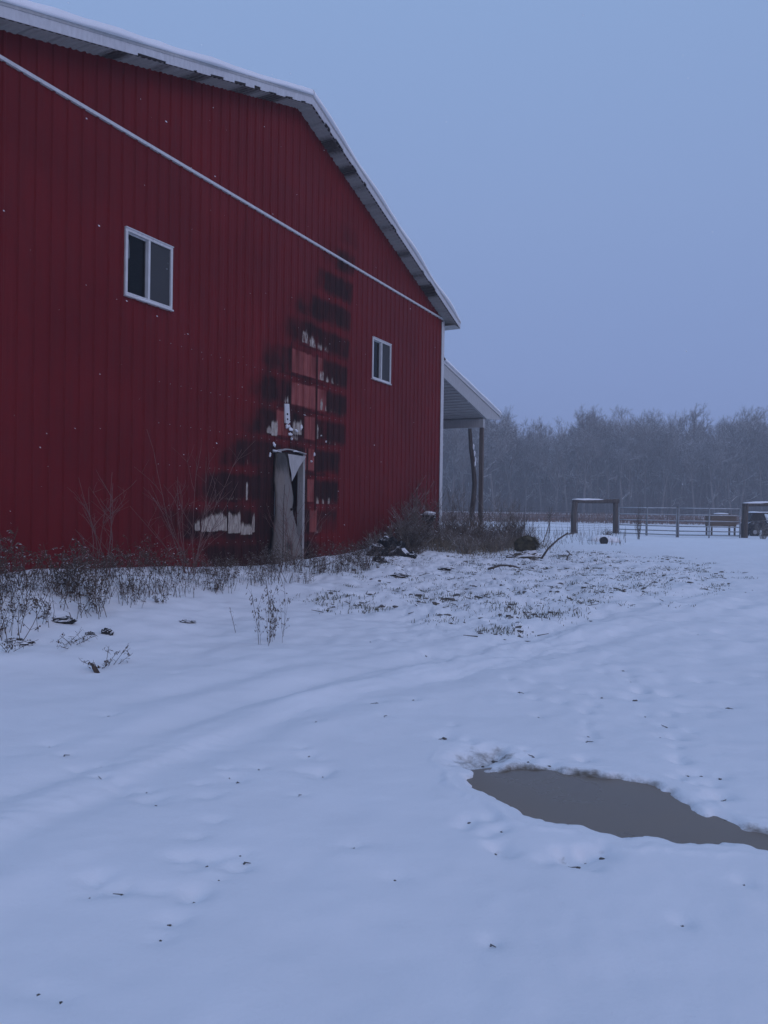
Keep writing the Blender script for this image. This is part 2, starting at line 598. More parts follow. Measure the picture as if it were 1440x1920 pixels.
# dark bits, clods and hoof marks seen in the foreground: pixel, size in metres
SPECKS = [(445, 1457, .016), (430, 1450, .008), (485, 1435, .010), (593, 1357, .014), (707, 1302, .020), (775, 1300, .016), (363, 1663, .012), (168, 1663, .008),
          (230, 1657, .012), (318, 1710, .011), (302, 1743, .009), (388, 1609, .011), (458, 1600, .010), (450, 1588, .008), (72, 1838, .013), (115, 1853, .010),
          (190, 1450, .014), (275, 1470, .010), (292, 1497, .011), (205, 1337, .020), (120, 1407, .012), (92, 1388, .010), (664, 1575, .007), (740, 1630, .010),
          (834, 1380, .030), (1098, 1422, .020), (1030, 1432, .016), (1103, 1375, .016), (1100, 1385, .014), (1276, 1425, .018), (1290, 1448, .014),
          (1350, 1455, .018), (1355, 1492, .018), (1360, 1530, .016), (880, 1530, .013), (1068, 1604, .018), (1085, 1607, .018), (1100, 1592, .012),
          (1130, 1597, .020), (1395, 1650, .010), (1250, 1355, .016), (1272, 1382, .016), (1128, 1288, .030), (1190, 1290, .034), (1365, 1305, .028),
          (1320, 1340, .014), (1238, 1378, .010), (905, 1420, .02), (925, 1408, .022), (580, 1410, .010), (600, 1450, .010), (605, 1440, .009),
          (920, 1750, .008), (1280, 1720, .009), (1315, 1448, .014), (1210, 1320, .012), (1000, 1415, .018), (990, 1425, .014),
          (930, 1580, .012), (940, 1550, .010), (720, 1345, .008), (1010, 1340, .010), (330, 1250, .012), (190, 1425, .006), (560, 1485, .005), (410, 1635, .006)]
_rp = np.random.default_rng(404)
for (ax_, ay_, bx_, by_, n_) in ((1108, 1290, 1098, 1430, 9), (1245, 1350, 1365, 1545, 13), (1120, 1240, 1380, 1330, 12), (840, 1375, 1010, 1430, 6), (420, 1440, 330, 1720, 10),
                                 (560, 1400, 620, 1460, 6), (900, 1530, 945, 1600, 5), (1040, 1600, 1150, 1590, 7), (150, 1640, 330, 1660, 7), (180, 1440, 300, 1500, 7), (640, 1180, 1000, 1260, 16),
                                 (1050, 1170, 1440, 1200, 16), (980, 1290, 1440, 1250, 14), (380, 1590, 480, 1620, 6)):
    for i_ in range(n_):
        k_ = (i_ + _rp.uniform(-.4, .4)) / n_
        py_ = ay_ + (by_ - ay_) * k_ + _rp.normal() * 9
        SPECKS.append((ax_ + (bx_ - ax_) * k_ + _rp.normal() * 16, py_, _rp.uniform(.006, .014) * (1.0 if py_ > 1330 else 1.7)))
SPK = [(*flat_pt(p[0], p[1], 0.0 if p[1] > 1330 else 0.06), p[2]) for p in SPECKS]
_SEG = {}


def seg_dist(x, y, pts, closed):
    d2 = np.full(np.shape(x), 1e9)
    n = len(pts)
    for i in range(n if closed else n - 1):
        ax, ay = pts[i]
        bx, by = pts[(i + 1) % n]
        dx, dy = bx - ax, by - ay
        k = np.clip(((x - ax) * dx + (y - ay) * dy) / (dx * dx + dy * dy), 0, 1)
        d2 = np.minimum(d2, (x - ax - k * dx) ** 2 + (y - ay - k * dy) ** 2)
    return np.sqrt(d2)


def sdf(x, y, pts):
    d = seg_dist(x, y, pts, True)
    ins = np.zeros(np.shape(x), bool)
    n = len(pts)
    for i in range(n):
        ax, ay = pts[i]
        bx, by = pts[(i + 1) % n]
        if ay == by:
            continue
        c = (ay > y) != (by > y)
        ins ^= c & (x < (bx - ax) * (y - ay) / (by - ay) + ax)
    return np.where(ins, -d, d)


_ZT = np.array([0, 3.5, 5.7, 6.7, 7.6, 8.5, 9.5, 10.6, 12.2, 13.8, 14.8, 17, 19, 22, 40])
_ZB = np.array([.50, .54, .557, .535, .47, .436, .34, .33, .355, .43, .50, .52, .45, .34, .3])
T0, T1, TA = 4.56, 18.88, 11.72          # wall ends and ridge


def terrain(x, y, want='z'):
    """height of the snow; with want='all' also the stains on it"""
    x = np.asarray(x, float)
    y = np.asarray(y, float)
    q = x * NV[0] + y * NV[1] + DW
    t = x * DV[0] + y * DV[1]
    z = 0.27 * sstep(5.0, 15.0, y) + 0.62 * sstep(45, 140, y)
    near = np.exp(-(np.clip(q, 0, None) / 1.7) ** 2) * sstep(1.0, 4.0, t) * (1 - sstep(20, 26, t))
    z = z + (np.interp(t, _ZT, _ZB) - z) * near
    bank = np.exp(-((q - 0.9) / 1.1) ** 2) * (1 - sstep(10.5, 13, t))
    z = z + bank * (0.20 * fbm(x * 1.3, y * 1.3, 3) + 0.05)
    far = 1 - sstep(30, 60, np.hypot(x, y))
    z = z + far * (0.10 * fbm(x * 0.35 + 3, y * 0.35, 3) + 0.03 * fbm(x * 1.6, y * 1.6 + 5, 3) + 0.010 * fbm(x * 7, y * 7, 2))
    z = z + (1 - far) * 0.25 * fbm(x * 0.06, y * 0.06, 3)
    mud = np.zeros(np.shape(x))
    fld = np.zeros(np.shape(x))
    box = (np.abs(x) < 16) & (y > 1) & (y < 40)
    if np.any(box):
        xb, yb = x[box], y[box]
        zb = z[box]
        mb = np.zeros(np.shape(xb))
        # ruts of the drive
        for k, r in enumerate(RUTS):
            d = seg_dist(xb, yb, r, False)
            a = (0.026, 0.022, 0.014)[k]
            br = 0.25 + 1.5 * vnoise(xb * 1.9, yb * 1.9)
            zb = zb + a * br * (-np.exp(-(d / 0.13) ** 2) + 0.45 * np.exp(-((d - 0.30) / 0.12) ** 2))
        # old wheel marks: fine broken lines that follow the drive
        d0 = seg_dist(xb, yb, RUTS[0], False)
        d1 = seg_dist(xb, yb, RUTS[1], False)
        dm = d0 - d1
        wm = np.exp(-(np.minimum(d0, d1) / 1.1) ** 2)
        zb = zb + wm * (0.034 * fbm(dm * 6.0 + 3, (xb + yb) * 0.9, 3) + 0.018 * fbm(dm * 15.0, (xb + yb) * 2.4, 2))
        # trodden crust everywhere near the yard
        tr_ = sstep(0.05, 0.30, fbm(xb * .55 + 31, yb * .55, 3) + .16)
        zb = zb + tr_ * 0.022 * fbm(xb * 4.5 + 3, yb * 4.5, 3) + 0.006 * fbm(xb * 12, yb * 12 + 8, 2)
        md = sstep(5.2, 7.2, yb) * (1 - sstep(13, 17, yb))
        zb = zb + md * (0.075 * fbm(xb * 1.7 + 50, yb * 1.7, 3) + 0.045 * fbm(xb * 4.6, yb * 4.6 + 21, 3))
        # trampled rough ground with grass and soil showing through
        rm = sstep(1.4, -0.8, sdf(xb, yb, ROUGH))
        hum = fbm(xb * 3.2, yb * 3.2, 4)
        zb = zb + rm * (0.16 * hum + 0.05 * fbm(xb * 9, yb * 9, 3))
        mb = np.maximum(mb, rm * (0.26 - 0.75 * hum + 0.3 * fbm(xb * 0.8, yb * 0.8, 2)))
        fr = sstep(9, 13, yb) * (1 - sstep(22, 30, yb))
        mb = np.maximum(mb, 0.18 * fr * sstep(0.0, 0.25, fbm(xb * 1.2 + 9, yb * 1.2, 4)))
        # puddle: the snow ends in a thin rounded lip
        jit = 0.060 * fbm(xb * 6, yb * 6, 3) + 0.05 * fbm(xb * 19, yb * 19, 2)
        sp = sdf(xb, yb, PUD) + jit
        sa = sdf(xb, yb, ARM) + jit
        lvl = np.exp(-np.clip(np.minimum(sp, sa), 0, None) / 0.35)
        zb = zb * (1 - lvl) + 0.012 * lvl
        zb = zb - 0.075 * sstep(0.075, -0.07, sp) - 0.040 * sstep(0.10, -0.08, sa) * (0.8 + 0.8 * vnoise(xb * 14, yb * 14))
        so = np.minimum(sp, sa)
        zb = np.where(so > .02, np.maximum(zb, -0.015 + 0.25 * np.clip(so - .02, 0, .1) - 0.5 * np.clip(so - .14, 0, 3)), zb)
        farside = np.clip((sdf(xb, yb + .03, PUD) - sdf(xb, yb - .03, PUD)) / .06, 0, 1) if np.size(xb) > 50 else 0.5
        mb = np.maximum(mb, (0.30 + 0.62 * farside) * sstep(0.15, -0.01, sp) * (.8 + .9 * fbm(xb * 7, yb * 7 + 4, 3)))
        mb = np.maximum(mb, 0.66 * sstep(0.14, -0.02, sa) * (.85 + 1.1 * fbm(xb * 8, yb * 8 + 4, 3)))
        back = sstep(0.16, -0.02, np.minimum(sp, sa)) * (.75 + .8 * fbm(xb * 9 + 2, yb * 9, 3))
        mb = np.maximum(mb, 0.95 * sstep(0.04, -0.02, sp))
        mb = np.maximum(mb, 0.60 * sstep(0.06, -0.05, sa))
        mb = np.maximum(mb, 0.5 * back)
        for sx_, sy_, sr in SPK:
            r2 = (xb - sx_) ** 2 + (yb - sy_) ** 2
            zb = zb - (0.014 + 0.5 * sr) * np.exp(-r2 / (2.2 * sr + 0.016) ** 2)
            mb = np.maximum(mb, 0.46 * np.exp(-r2 / (1.5 * sr + 0.012) ** 2))
        z = z.copy()
        z[box] = zb
        mud[box] = mb
    inside = (q < -0.02) & (q > -21) & (t > T0) & (t < T1)
    z = np.where(inside, z - 0.6 * sstep(-0.02, -0.15, q), z)
    if want == 'z':
        return z
    fld = sstep(58, 72, y + 10 * fbm(x * 0.05, y * 0.05, 2)) * (1 - sstep(105, 125, y))
    return z, mud, fld


def gz(x, y):
    """snow height at a point, read from the ground sheet"""
    i = min(max(int(np.searchsorted(_AX, x)) - 1, 0), len(_AX) - 2)
    j = min(max(int(np.searchsorted(_AY, y)) - 1, 0), len(_AY) - 2)
    u = (x - _AX[i]) / (_AX[i + 1] - _AX[i])
    v = (y - _AY[j]) / (_AY[j + 1] - _AY[j])
    return float((GZ[j, i] * (1 - u) + GZ[j, i + 1] * u) * (1 - v) + (GZ[j + 1, i] * (1 - u) + GZ[j + 1, i + 1] * u) * v)


def grow(a, b, s0, k):
    out, s = [a], s0
    sign = 1 if b > a else -1
    while (b - out[-1]) * sign > s:
        out.append(out[-1] + sign * s)
        s *= k
    out.append(b)
    return out


def axis(segs):
    out = [segs[0][0]]
    for a, b, s in segs:
        n = max(1, int(round((b - a) / s)))
        out += list(np.linspace(a, b, n + 1)[1:])
    return out


gx = grow(-13, -300, 0.4, 1.16)[::-1][:-1] + axis([(-13, -6, .10), (-6, 0.25, .045), (0.25, 2.15, .014), (2.15, 6, .05), (6, 14, .09)]) + grow(14, 300, 0.3, 1.14)[1:]
gy = grow(0.5, -120, 0.3, 1.25)[::-1][:-1] + axis([(0.5, 1.6, .06), (1.6, 3.0, .025), (3.0, 4.55, .013), (4.55, 9, .035), (9, 21, .05), (21, 42, .16)]) + grow(42, 480, 0.5, 1.05)[1:]
_AX, _AY = np.array(gx), np.array(gy)
GX, GY = np.meshgrid(_AX, _AY)
GZ, GM, GF = terrain(GX, GY, 'all')


def grid_mesh(name, X, Y, Z, mat, smooth=True):
    h, w = X.shape
    me = bpy.data.meshes.new(name)
    co = np.stack([X, Y, Z], -1).reshape(-1, 3).astype(np.float32)
    i = np.arange((h - 1) * w).reshape(h - 1, w)[:, :-1].ravel()
    fc = np.stack([i, i + 1, i + w + 1, i + w], 1).astype(np.int32)
    me.vertices.add(len(co))
    me.vertices.foreach_set('co', co.ravel())
    me.loops.add(fc.size)
    me.loops.foreach_set('vertex_index', fc.ravel())
    me.polygons.add(len(fc))
    me.polygons.foreach_set('loop_start', np.arange(0, fc.size, 4, dtype=np.int32))
    me.polygons.foreach_set('loop_total', np.full(len(fc), 4, dtype=np.int32))
    me.polygons.foreach_set('use_smooth', np.ones(len(fc), bool))
    me.update(calc_edges=True)
    me.validate()
    if mat:
        me.materials.append(mat)
    return me


def set_attr(me, name, vals):
    a = me.attributes.new(name, 'FLOAT', 'POINT')
    a.data.foreach_set('value', np.asarray(vals, np.float32).ravel())


gme = grid_mesh('ground', GX, GY, GZ, M['snow'])
set_attr(gme, 'mud', np.clip(GM, 0, 1))
set_attr(gme, 'field', GF)
ground = link('ground', gme)
ground['kind'] = 'structure'

mb = MB()
def grown(pts, g):
    out = []
    n = len(pts)
    area = sum(pts[i][0] * pts[(i + 1) % n][1] - pts[(i + 1) % n][0] * pts[i][1] for i in range(n))
    sg = 1 if area > 0 else -1
    for i in range(n):
        (ax, ay), (bx, by) = pts[i - 1], pts[(i + 1) % n]
        dx, dy = bx - ax, by - ay
        L_ = math.hypot(dx, dy) or 1
        out.append((pts[i][0] + sg * dy / L_ * g, pts[i][1] - sg * dx / L_ * g))
    return out


mb.poly([(p[0], p[1], -0.020) for p in grown(PUD, .11)])

puddle = link('puddle', mb.mesh('puddle', M['ice']))
puddle['kind'] = 'structure'

# ------------------------------------------------------------------ the barn
SLOPE = 0.3333
APEX = 8.97
EAVE_T = 6.61                       # the white trim line
OV = 0.33                           # rake overhang
BACK = 20.0


def roof_z(t):
    return APEX - SLOPE * abs(t - TA)


barn_root = thing('barn', 'large red ribbed metal barn with a fire-scorched gable wall and snowy roof', 'barn', WP(TA, 0.3, -6))
W_Z0, W_Z1 = 4.345, 5.280
WINS = [(7.515, 8.435), (14.785, 15.70)]
DOOR = (11.13, 12.10, 0.1, 2.42)
OPEN = [(w[0] + .03, w[1] - .03, W_Z0 + .03, W_Z1 - .03) for w in WINS] + [DOOR]


def rib(t):
    """height of the ribbed sheet at t"""
    u = (t - 5.2) % 0.2286
    u = min(u, 0.2286 - u)
    big = 0.022 * max(0.0, min(1.0, (0.030 - u) / 0.016))
    v = abs(((t - 5.2) % 0.2286) - 0.1143)
    small = 0.003 * max(0.0, min(1.0, (0.03 - abs(v - 0.036)) / 0.02)) if v > 0.01 else 0
    return big + (small if big == 0 else 0)


# ---- what the fire did, in wall coordinates: rows between the girts
ROWZ = lambda k: (0.87 + 0.613 * k, 0.87 + 0.613 * k + 0.475)
PINK = {5: [(11.63, 12.5), (12.52, 12.74)], 4: [(11.63, 12.5), (12.52, 12.9)], 3: [(11.14, 11.6), (12.08, 12.5)], 2: [(12.24, 12.48), (12.13, 12.2)],
        1: [(12.22, 12.49)], 0: [(12.3, 12.6)], 6: [(12.0, 12.6)]}
PEEL = [  # t0, t1, z0, z1, strength, (lower edge crisp, upper edge streaked)
    (9.03, 9.16, .99, 1.15, .9), (9.18, 9.80, .98, 1.26, 1.0), (9.84, 10.18, .93, 1.34, 1.0), (10.18, 10.50, .89, 1.12, .85), (10.50, 10.58, .92, 1.33, .75),
    (10.31, 10.37, 1.50, 1.86, .75), (10.33, 10.37, 2.1, 2.45, .5), (9.72, 10.2, 1.48, 1.58, .45),
    (10.88, 11.02, 2.72, 2.86, 1.0), (11.02, 11.22, 2.70, 2.98, .9), (11.70, 12.02, 2.78, 3.10, .75), (11.64, 11.9, 2.66, 2.84, .55),
    (11.38, 11.56, 3.33, 3.52, .55), (12.54, 12.62, 2.76, 3.1, .6), (12.66, 12.74, 3.36, 3.66, .7), (12.84, 12.90, 3.36, 3.56, .6), (13.06, 13.14, 3.34, 3.44, .55),
    (12.62, 12.76, 3.96, 4.20, .6), (12.86, 12.96, 3.95, 4.12, .6), (13.08, 13.18, 3.94, 4.10, .5), (13.3, 13.38, 3.94, 4.04, .4),
    (11.97, 12.20, 4.58, 4.88, .52), (12.24, 12.46, 4.56, 4.86, .55), (12.5, 12.72, 4.56, 4.78, .50), (12.78, 12.95, 4.56, 4.70, .45),
    (12.55, 12.66, 1.46, 1.62, .65), (12.74, 12.86, 1.46, 1.58, .65), (12.96, 13.08, 1.46, 1.62, .7), (13.16, 13.2, 1.46, 1.6, .5), (12.5, 12.8, .87, 1.02, .4),
    (11.80, 12.0, 3.34, 3.37, .7), (13.0, 13.06, 2.70, 2.8, .6), (13.22, 13.28, 2.68, 2.78, .6)]


_rk = random.Random(77)
for _k in range(1, 7):
    _z0 = ROWZ(_k)[0]
    for _p in range(26):
        _t = 11.95 + _p * .0686
        if _t > 13.62 or (_k < 5 and _t < 12.55) or _rk.random() < .42:
            continue
        _w = _rk.uniform(.012, .034)
        PEEL.append((_t, _t + _w, _z0 + _rk.uniform(0, .02), _z0 + _rk.uniform(.07, .26), _rk.uniform(.34, .56)))


def burn_masks(t, z):
    """soot, peel, fade for arrays of wall points"""
    nz = fbm(t * 2.3 + 4, z * 2.3, 3)
    st = fbm(t * 14.0, z * 0.9, 3)
    edge = 0.05 * fbm(t * 5, z * 5 + 3, 3)
    soot = np.zeros(t.shape)
    fade = np.zeros(t.shape)
    peel = np.zeros(t.shape)
    # one continuous wedge of soot leaning to the right as it climbs; the girts behind the sheet kept thin bands cooler
    tl = np.interp(z, [.2, .6, .9, 1.3, 1.7, 2.2, 2.5, 3.0, 3.6, 4.2, 4.8, 5.4, 6.0, 6.5, 7.1], [10.0, 9.4, 8.75, 8.85, 9.2, 9.75, 10.15, 10.5, 10.6, 11.0, 11.5, 11.95, 12.35, 12.75, 13.1])
    tr = np.interp(z, [.2, 1.0, 2.5, 2.7, 4.0, 5.5, 6.5, 7.1], [13.3, 13.42, 13.46, 13.68, 13.74, 13.86, 13.95, 14.1])
    big = fbm(t * 1.1 + 7, z * 1.1 + 2, 4)
    lw = 0.85 + 0.5 * big - 0.35 * (1 - sstep(2.0, 3.2, z))
    wedge = sstep(-0.55, 1.0, (t + 1.3 * nz * .5 + .35 * big - tl + .18 + .15 * (1 - sstep(2.2, 3.4, z))) / lw) * (1 - sstep(-.10, .05, t - tr + .10 * nz))
    wedge = wedge * (1 - 0.75 * sstep(6.2, 7.5, z + .5 * big)) * (1 - sstep(7.2, 7.9, z + .4 * nz))
    band = (z - 0.87 + 1.5 * edge) % 0.613                       # 0..0.475 open sheet, above that the girt
    girt = sstep(.38, .52, band + .05 * nz) * (1 - sstep(.575, .63, band)) + (1 - sstep(.0, .10, band)) * .55
    pan = np.floor((t - 5.2) / 0.2286)
    pj = vnoise(pan * 3.7 + 11, np.floor((z - .87) / .613) * 5.1) - .5
    cell = 0.93 + 0.35 * pj + 0.55 * nz + 0.45 * st
    soot = wedge * (cell * (1 - girt) + girt * (0.46 - 0.26 * sstep(12.1, 12.7, t) + 0.9 * nz + 0.4 * big))
    # right of the middle the bands stay cleaner and the sheet between is blackest
    core = sstep(12.45, 12.8, t) * (1 - sstep(-.10, .03, t - tr)) * (z < 6.0)
    soot = np.maximum(soot, core * (1 - .8 * girt) * (0.85 + 0.4 * pj + .3 * nz) * sstep(.8, 1.0, z) * (1 - .5 * sstep(5.6, 6.0, z)))
    soot = soot * (1 - .55 * (sstep(12.4, 12.8, t) * (1 - sstep(1.0, 1.5, z))))
    # fine vertical lines beside the ribs: soot streaks and painted rib-side shade
    ru = np.abs(((t - 5.2) % 0.2286) - 0.03)
    soot = soot + 0.35 * wedge * np.exp(-(ru / .012) ** 2)
    # everything beside the hinge side of the door is black with soot
    col = sstep(10.25, 10.75, t + 0.3 * nz) * (1 - sstep(11.12, 11.2, t)) * (1 - sstep(2.3, 2.9, z + .3 * nz))
    soot = np.maximum(soot, 0.80 * col)
    # seams opened by the heat: their shaded gaps painted as dark lines
    for tt, za, zb_ in ((11.61, 2.5, 4.5), (12.51, 1.2, 4.45), (9.82, .9, 1.6), (12.22, .9, 2.4)):
        soot = np.maximum(soot, 1.1 * (np.abs(t - tt) < 0.016) * (z > za) * (z < zb_))
    # buckled lower edges of the sheet at the girts
    for k in (2, 3, 4, 5):
        zz = ROWZ(k)[0] - 0.05 + 0.025 * fbm(t * 6, z * 0 + k, 2)
        soot = np.maximum(soot, 0.75 * np.exp(-((z - zz) / 0.03) ** 2) * sstep(10.9, 11.3, t) * (1 - sstep(12.7, 13.3, t)))
    for k, spans in PINK.items():
        z0, z1 = ROWZ(k)
        for a, b in spans:
            g = sstep(a - .01, a + .03, t) * (1 - sstep(b - .03, b + .01, t)) * sstep(z0, z0 + .03, z) * (1 - sstep(z1 - .03, z1 + .02, z + edge))
            g = g * (0.80 + 0.7 * st + 0.6 * nz)
            if k == 6:
                g = g * 0.5 * (1 - sstep(z0 + .1, z0 + .35, z))
            fade = np.maximum(fade, g)
    soot = soot * (1 - 0.88 * np.clip(fade, 0, 1))
    for a, b, z0, z1, s in PEEL:
        top = z1 - (z1 - z0) * 0.35 * (0.5 + 1.8 * fbm(t * 9, t * 0 + z0 * 7, 2))
        g = sstep(a - .012, a + .02, t) * (1 - sstep(b - .02, b + .012, t)) * sstep(z0 - .01, z0 + .015, z + 0.4 * edge) * (1 - sstep(top - .12, top + .12, z))
        peel = np.maximum(peel, s * g)
    return np.clip(soot, 0, 1), np.clip(peel, 0, 1), np.clip(fade, 0, 1)


def sheet_panel(name, t0, t1, zlo, zhi_fn, fine, parent):
    """one ribbed metal sheet with the openings cut out"""
    step = 0.022 if fine else 0.0143
    xs = set()
    if fine:
        xs.update(np.arange(t0, t1, step).round(4).tolist())
    # rib break points
    k0 = int((t0 - 5.2) / 0.2286) - 1
    for k in range(k0, k0 + 7):
        b = 5.2 + k * 0.2286
        for u in (-0.030, -0.014, 0.014, 0.030, 0.0583, 0.0683, 0.0883, 0.098, 0.1306, 0.1406, 0.1606, 0.1706):
            xs.add(round(b + u, 4))
    for o in OPEN:
        xs.add(round(o[0], 4))
        xs.add(round(o[1], 4))
    xs = sorted(x for x in xs if t0 < x < t1)
    xs = [t0] + [x for x in xs if x - t0 > .002 and t1 - x > .002] + [t1]
    V, F, VT, VZ = [], [], [], []
    idx = {}

    def vert(t, z):
        key = (round(t, 4), round(z, 4))
        if key not in idx:
            idx[key] = len(V)
            V.append(WP(t, z, rib(t)))
            VT.append(t)
            VZ.append(z)
        return idx[key]
    for a, b in zip(xs[:-1], xs[1:]):
        m = (a + b) / 2
        cuts = sorted([(o[2], o[3]) for o in OPEN if o[0] < m < o[1]])
        lo = zlo
        spans = []
        top = min(zhi_fn(a), zhi_fn(b))
        for c0, c1 in cuts:
            if c1 <= zlo or c0 >= top:
                continue
            if c0 > lo:
                spans.append((lo, c0, False))
            lo = c1
        spans.append((lo, None, True))
        for s0, s1, last in spans:
            ha, hb = (zhi_fn(a), zhi_fn(b)) if last else (s1, s1)
            nseg = max(1, int((max(ha, hb) - s0) / (0.035 if fine else 1.2)))
            for i in range(nseg):
                k0_, k1_ = i / nseg, (i + 1) / nseg
                F.append((vert(a, s0 + (ha - s0) * k0_), vert(b, s0 + (hb - s0) * k0_), vert(b, s0 + (hb - s0) * k1_), vert(a, s0 + (ha - s0) * k1_)))
    me = bpy.data.meshes.new(name)
    me.from_pydata((np.array(V) - np.array(barn_root.location)).tolist(), [], F)
    me.materials.append(M['red'])
    me.update()
    VT, VZ = np.array(VT), np.array(VZ)
    s, p, f = burn_masks(VT, VZ) if fine else (np.zeros(len(VT)),) * 3
    set_attr(me, 'soot', s)
    set_attr(me, 'peel', p)
    set_attr(me, 'fade', f)
    return link(name, me, parent)


edges = [T0] + [5.2 + 0.9144 * i for i in range(15)] + [T1]
for a, b in zip(edges[:-1], edges[1:]):
    fine = b > 8.3 and a < 14.3
    sheet_panel('wall_panel', a, b, 0.0, lambda t: EAVE_T, fine, barn_root)
    mid_hi = min(roof_z(a), roof_z(b))
    if TA > a and TA < b:          # the ridge falls inside this sheet: two halves
        sheet_panel('gable_panel', a, TA, EAVE_T, lambda t: roof_z(t) + .02, False, barn_root)
        sheet_panel('gable_panel', TA, b, EAVE_T, lambda t: roof_z(t) + .02, False, barn_root)
    elif max(roof_z(a), roof_z(b)) > EAVE_T + .02:
        sheet_panel('gable_panel', a, b, EAVE_T, lambda t: max(EAVE_T + .001, roof_z(t) + .02), fine and b > 12.4, barn_root)

# screws along the girts
mb = MB()
for zz in [0.78 + 0.613 * k for k in range(10)]:
    for k in range(64):
        t = 5.2 + 0.2286 * k - 0.6 * 0 + 0.05
        if t < 8.0 or t > 13.6 or zz > 4.2 or any(o[0] - .1 < t < o[1] + .1 and o[2] - .1 < zz < o[3] + .1 for o in OPEN):
            continue
        c = WP(t, zz, 0.004)
        mb.blob(c, (.007, .007, .007), k, 0, 3, 5)
scr = part('screw_heads', mb, M['galv'], barn_root)
scr['kind'] = 'stuff'

# trims
mb = MB(); mb.wbox(T0, T1 - .02, EAVE_T - .022, EAVE_T + .022, 0.0, 0.042); part('gable_trim', mb, M['white'], barn_root)
mb = MB()
mb.wbox(T1 - .02, T1 + .035, 0.1, roof_z(T1) - .01, -.16, .036)
mb.wbox(T1 - .14, T1 - .02, 0.1, roof_z(T1) - .05, .020, .034)
part('corner_trim', mb, M['white'], barn_root)
mb = MB(); mb.wbox(T0 - .035, T0 + .1, 0.1, roof_z(T0) - .05, -.1, .034); part('corner_trim', mb, M['white'], barn_root)

# shell: side walls, back wall, floor
for nm, ta, tb in (('side_wall', T1 - .10, T1 - .03), ('side_wall', T0 + .03, T0 + .10)):
    mb = MB(); mb.wbox(ta, tb, 0.0, roof_z(T1) - .05, -BACK, -.17); part(nm, mb, M['red'], barn_root)
mb = MB()
mb.prism([WP(T0, 0, -BACK), WP(T1, 0, -BACK), WP(T1, roof_z(T1), -BACK), WP(TA, APEX, -BACK), WP(T0, roof_z(T0), -BACK)],
         [WP(T0, 0, -BACK - .1), WP(T1, 0, -BACK - .1), WP(T1, roof_z(T1), -BACK - .1), WP(TA, APEX, -BACK - .1), WP(T0, roof_z(T0), -BACK - .1)])
part('back_wall', mb, M['red'], barn_root)
mb = MB(); mb.wbox(T0 + .11, T1 - .11, .1, .30, -BACK + .02, -.06); part('floor', mb, M['dark'], barn_root)
# dark lining: charred insulation behind the sheet
mb = MB()
for k in range(15):
    zz = 0.80 + 0.613 * k
    if zz > 8.7:
        break
    half = min(T1 - TA - .12, (APEX - zz) / SLOPE - .1)
    segs = [(TA - half, TA + half)]
    for o in OPEN:
        if o[2] - .06 < zz < o[3] + .06:
            new = []
            for a, b in segs:
                if o[1] < a or o[0] > b:
                    new.append((a, b))
                else:
                    new += [(a, o[0] - .03), (o[1] + .03, b)]
            segs = new
    for a, b in segs:
        if b - a > .1:
            mb.wbox(a, b, zz - .045, zz + .045, -.06, -.006)
part('girts', mb, M['char'], barn_root)['kind'] = 'stuff'

# roof: two slabs, with the snow lying on them
EO = 0.42                           # eave overhang


def roof_slab(side, lo, hi, o0, o1, ext=0.0):
    mb_ = MB()
    te = (T1 + EO + ext) if side > 0 else (T0 - EO - ext)
    ze = APEX - SLOPE * abs(te - TA)
    mb_.prism([WP(TA, APEX + lo, o0), WP(TA, APEX + lo, o1), WP(te, ze + lo, o1), WP(te, ze + lo, o0)],
              [WP(TA, APEX + hi, o0), WP(TA, APEX + hi, o1), WP(te, ze + hi, o1), WP(te, ze + hi, o0)])
    return mb_


for side in (1, -1):
    part('roof_slope', roof_slab(side, .135, .175, -BACK - .3, OV + .02, .02), M['porch'], barn_root)
    # snow on that slope: a soft thick sheet with an uneven lip
    ns, no = 120, 26
    te = (T1 + EO + .05) if side > 0 else (T0 - EO - .05)
    ss = np.linspace(0, 1, ns)
    os_ = np.concatenate([np.linspace(-BACK - .3, -2, 8), np.linspace(-1.5, OV - .08, 8), OV + np.array([-.04, 0, .025, .04, .05, .052])])
    V, Fc = [], []
    h_o = np.array([.13] * 8 + [.13] * 8 + [.125, .115, .10, .075, .04, .0])
    for j, o in enumerate(os_):
        for i, s in enumerate(ss):
            t = TA + (te - TA) * s
            n_ = 0.025 * float(fbm(np.array([t * 1.7]), np.array([o * 1.7 + side * 5]), 3)[0]) * 2
            endf = min(1.0, (1 - s) * 50) ** 0.5
            hh = .178 + (h_o[j] + n_ * (h_o[j] / .13)) * (0.15 + 0.85 * endf)
            oo = o + (0.02 * math.sin(t * 3.1 + side) + n_ if j >= 16 else 0)
            V.append(WP(t, APEX - SLOPE * abs(t - TA) + hh, oo))
    for j in range(len(os_) - 1):
        for i in range(ns - 1):
            a = j * ns + i
            Fc.append((a, a + 1, a + ns + 1, a + ns))
    # underside lip back to the roof edge
    b0 = len(V)
    for i, s in enumerate(ss):
        t = TA + (te - TA) * s
        V.append(WP(t, APEX - SLOPE * abs(t - TA) + .176, OV - .02))
    for i in range(ns - 1):
        a = (len(os_) - 1) * ns + i
        Fc.append((a, a + 1, b0 + i + 1, b0 + i))
    mb = MB(); mb.v, mb.f = V, Fc
    part('roof_snow', mb, M['snow2'], barn_root, smooth=True)

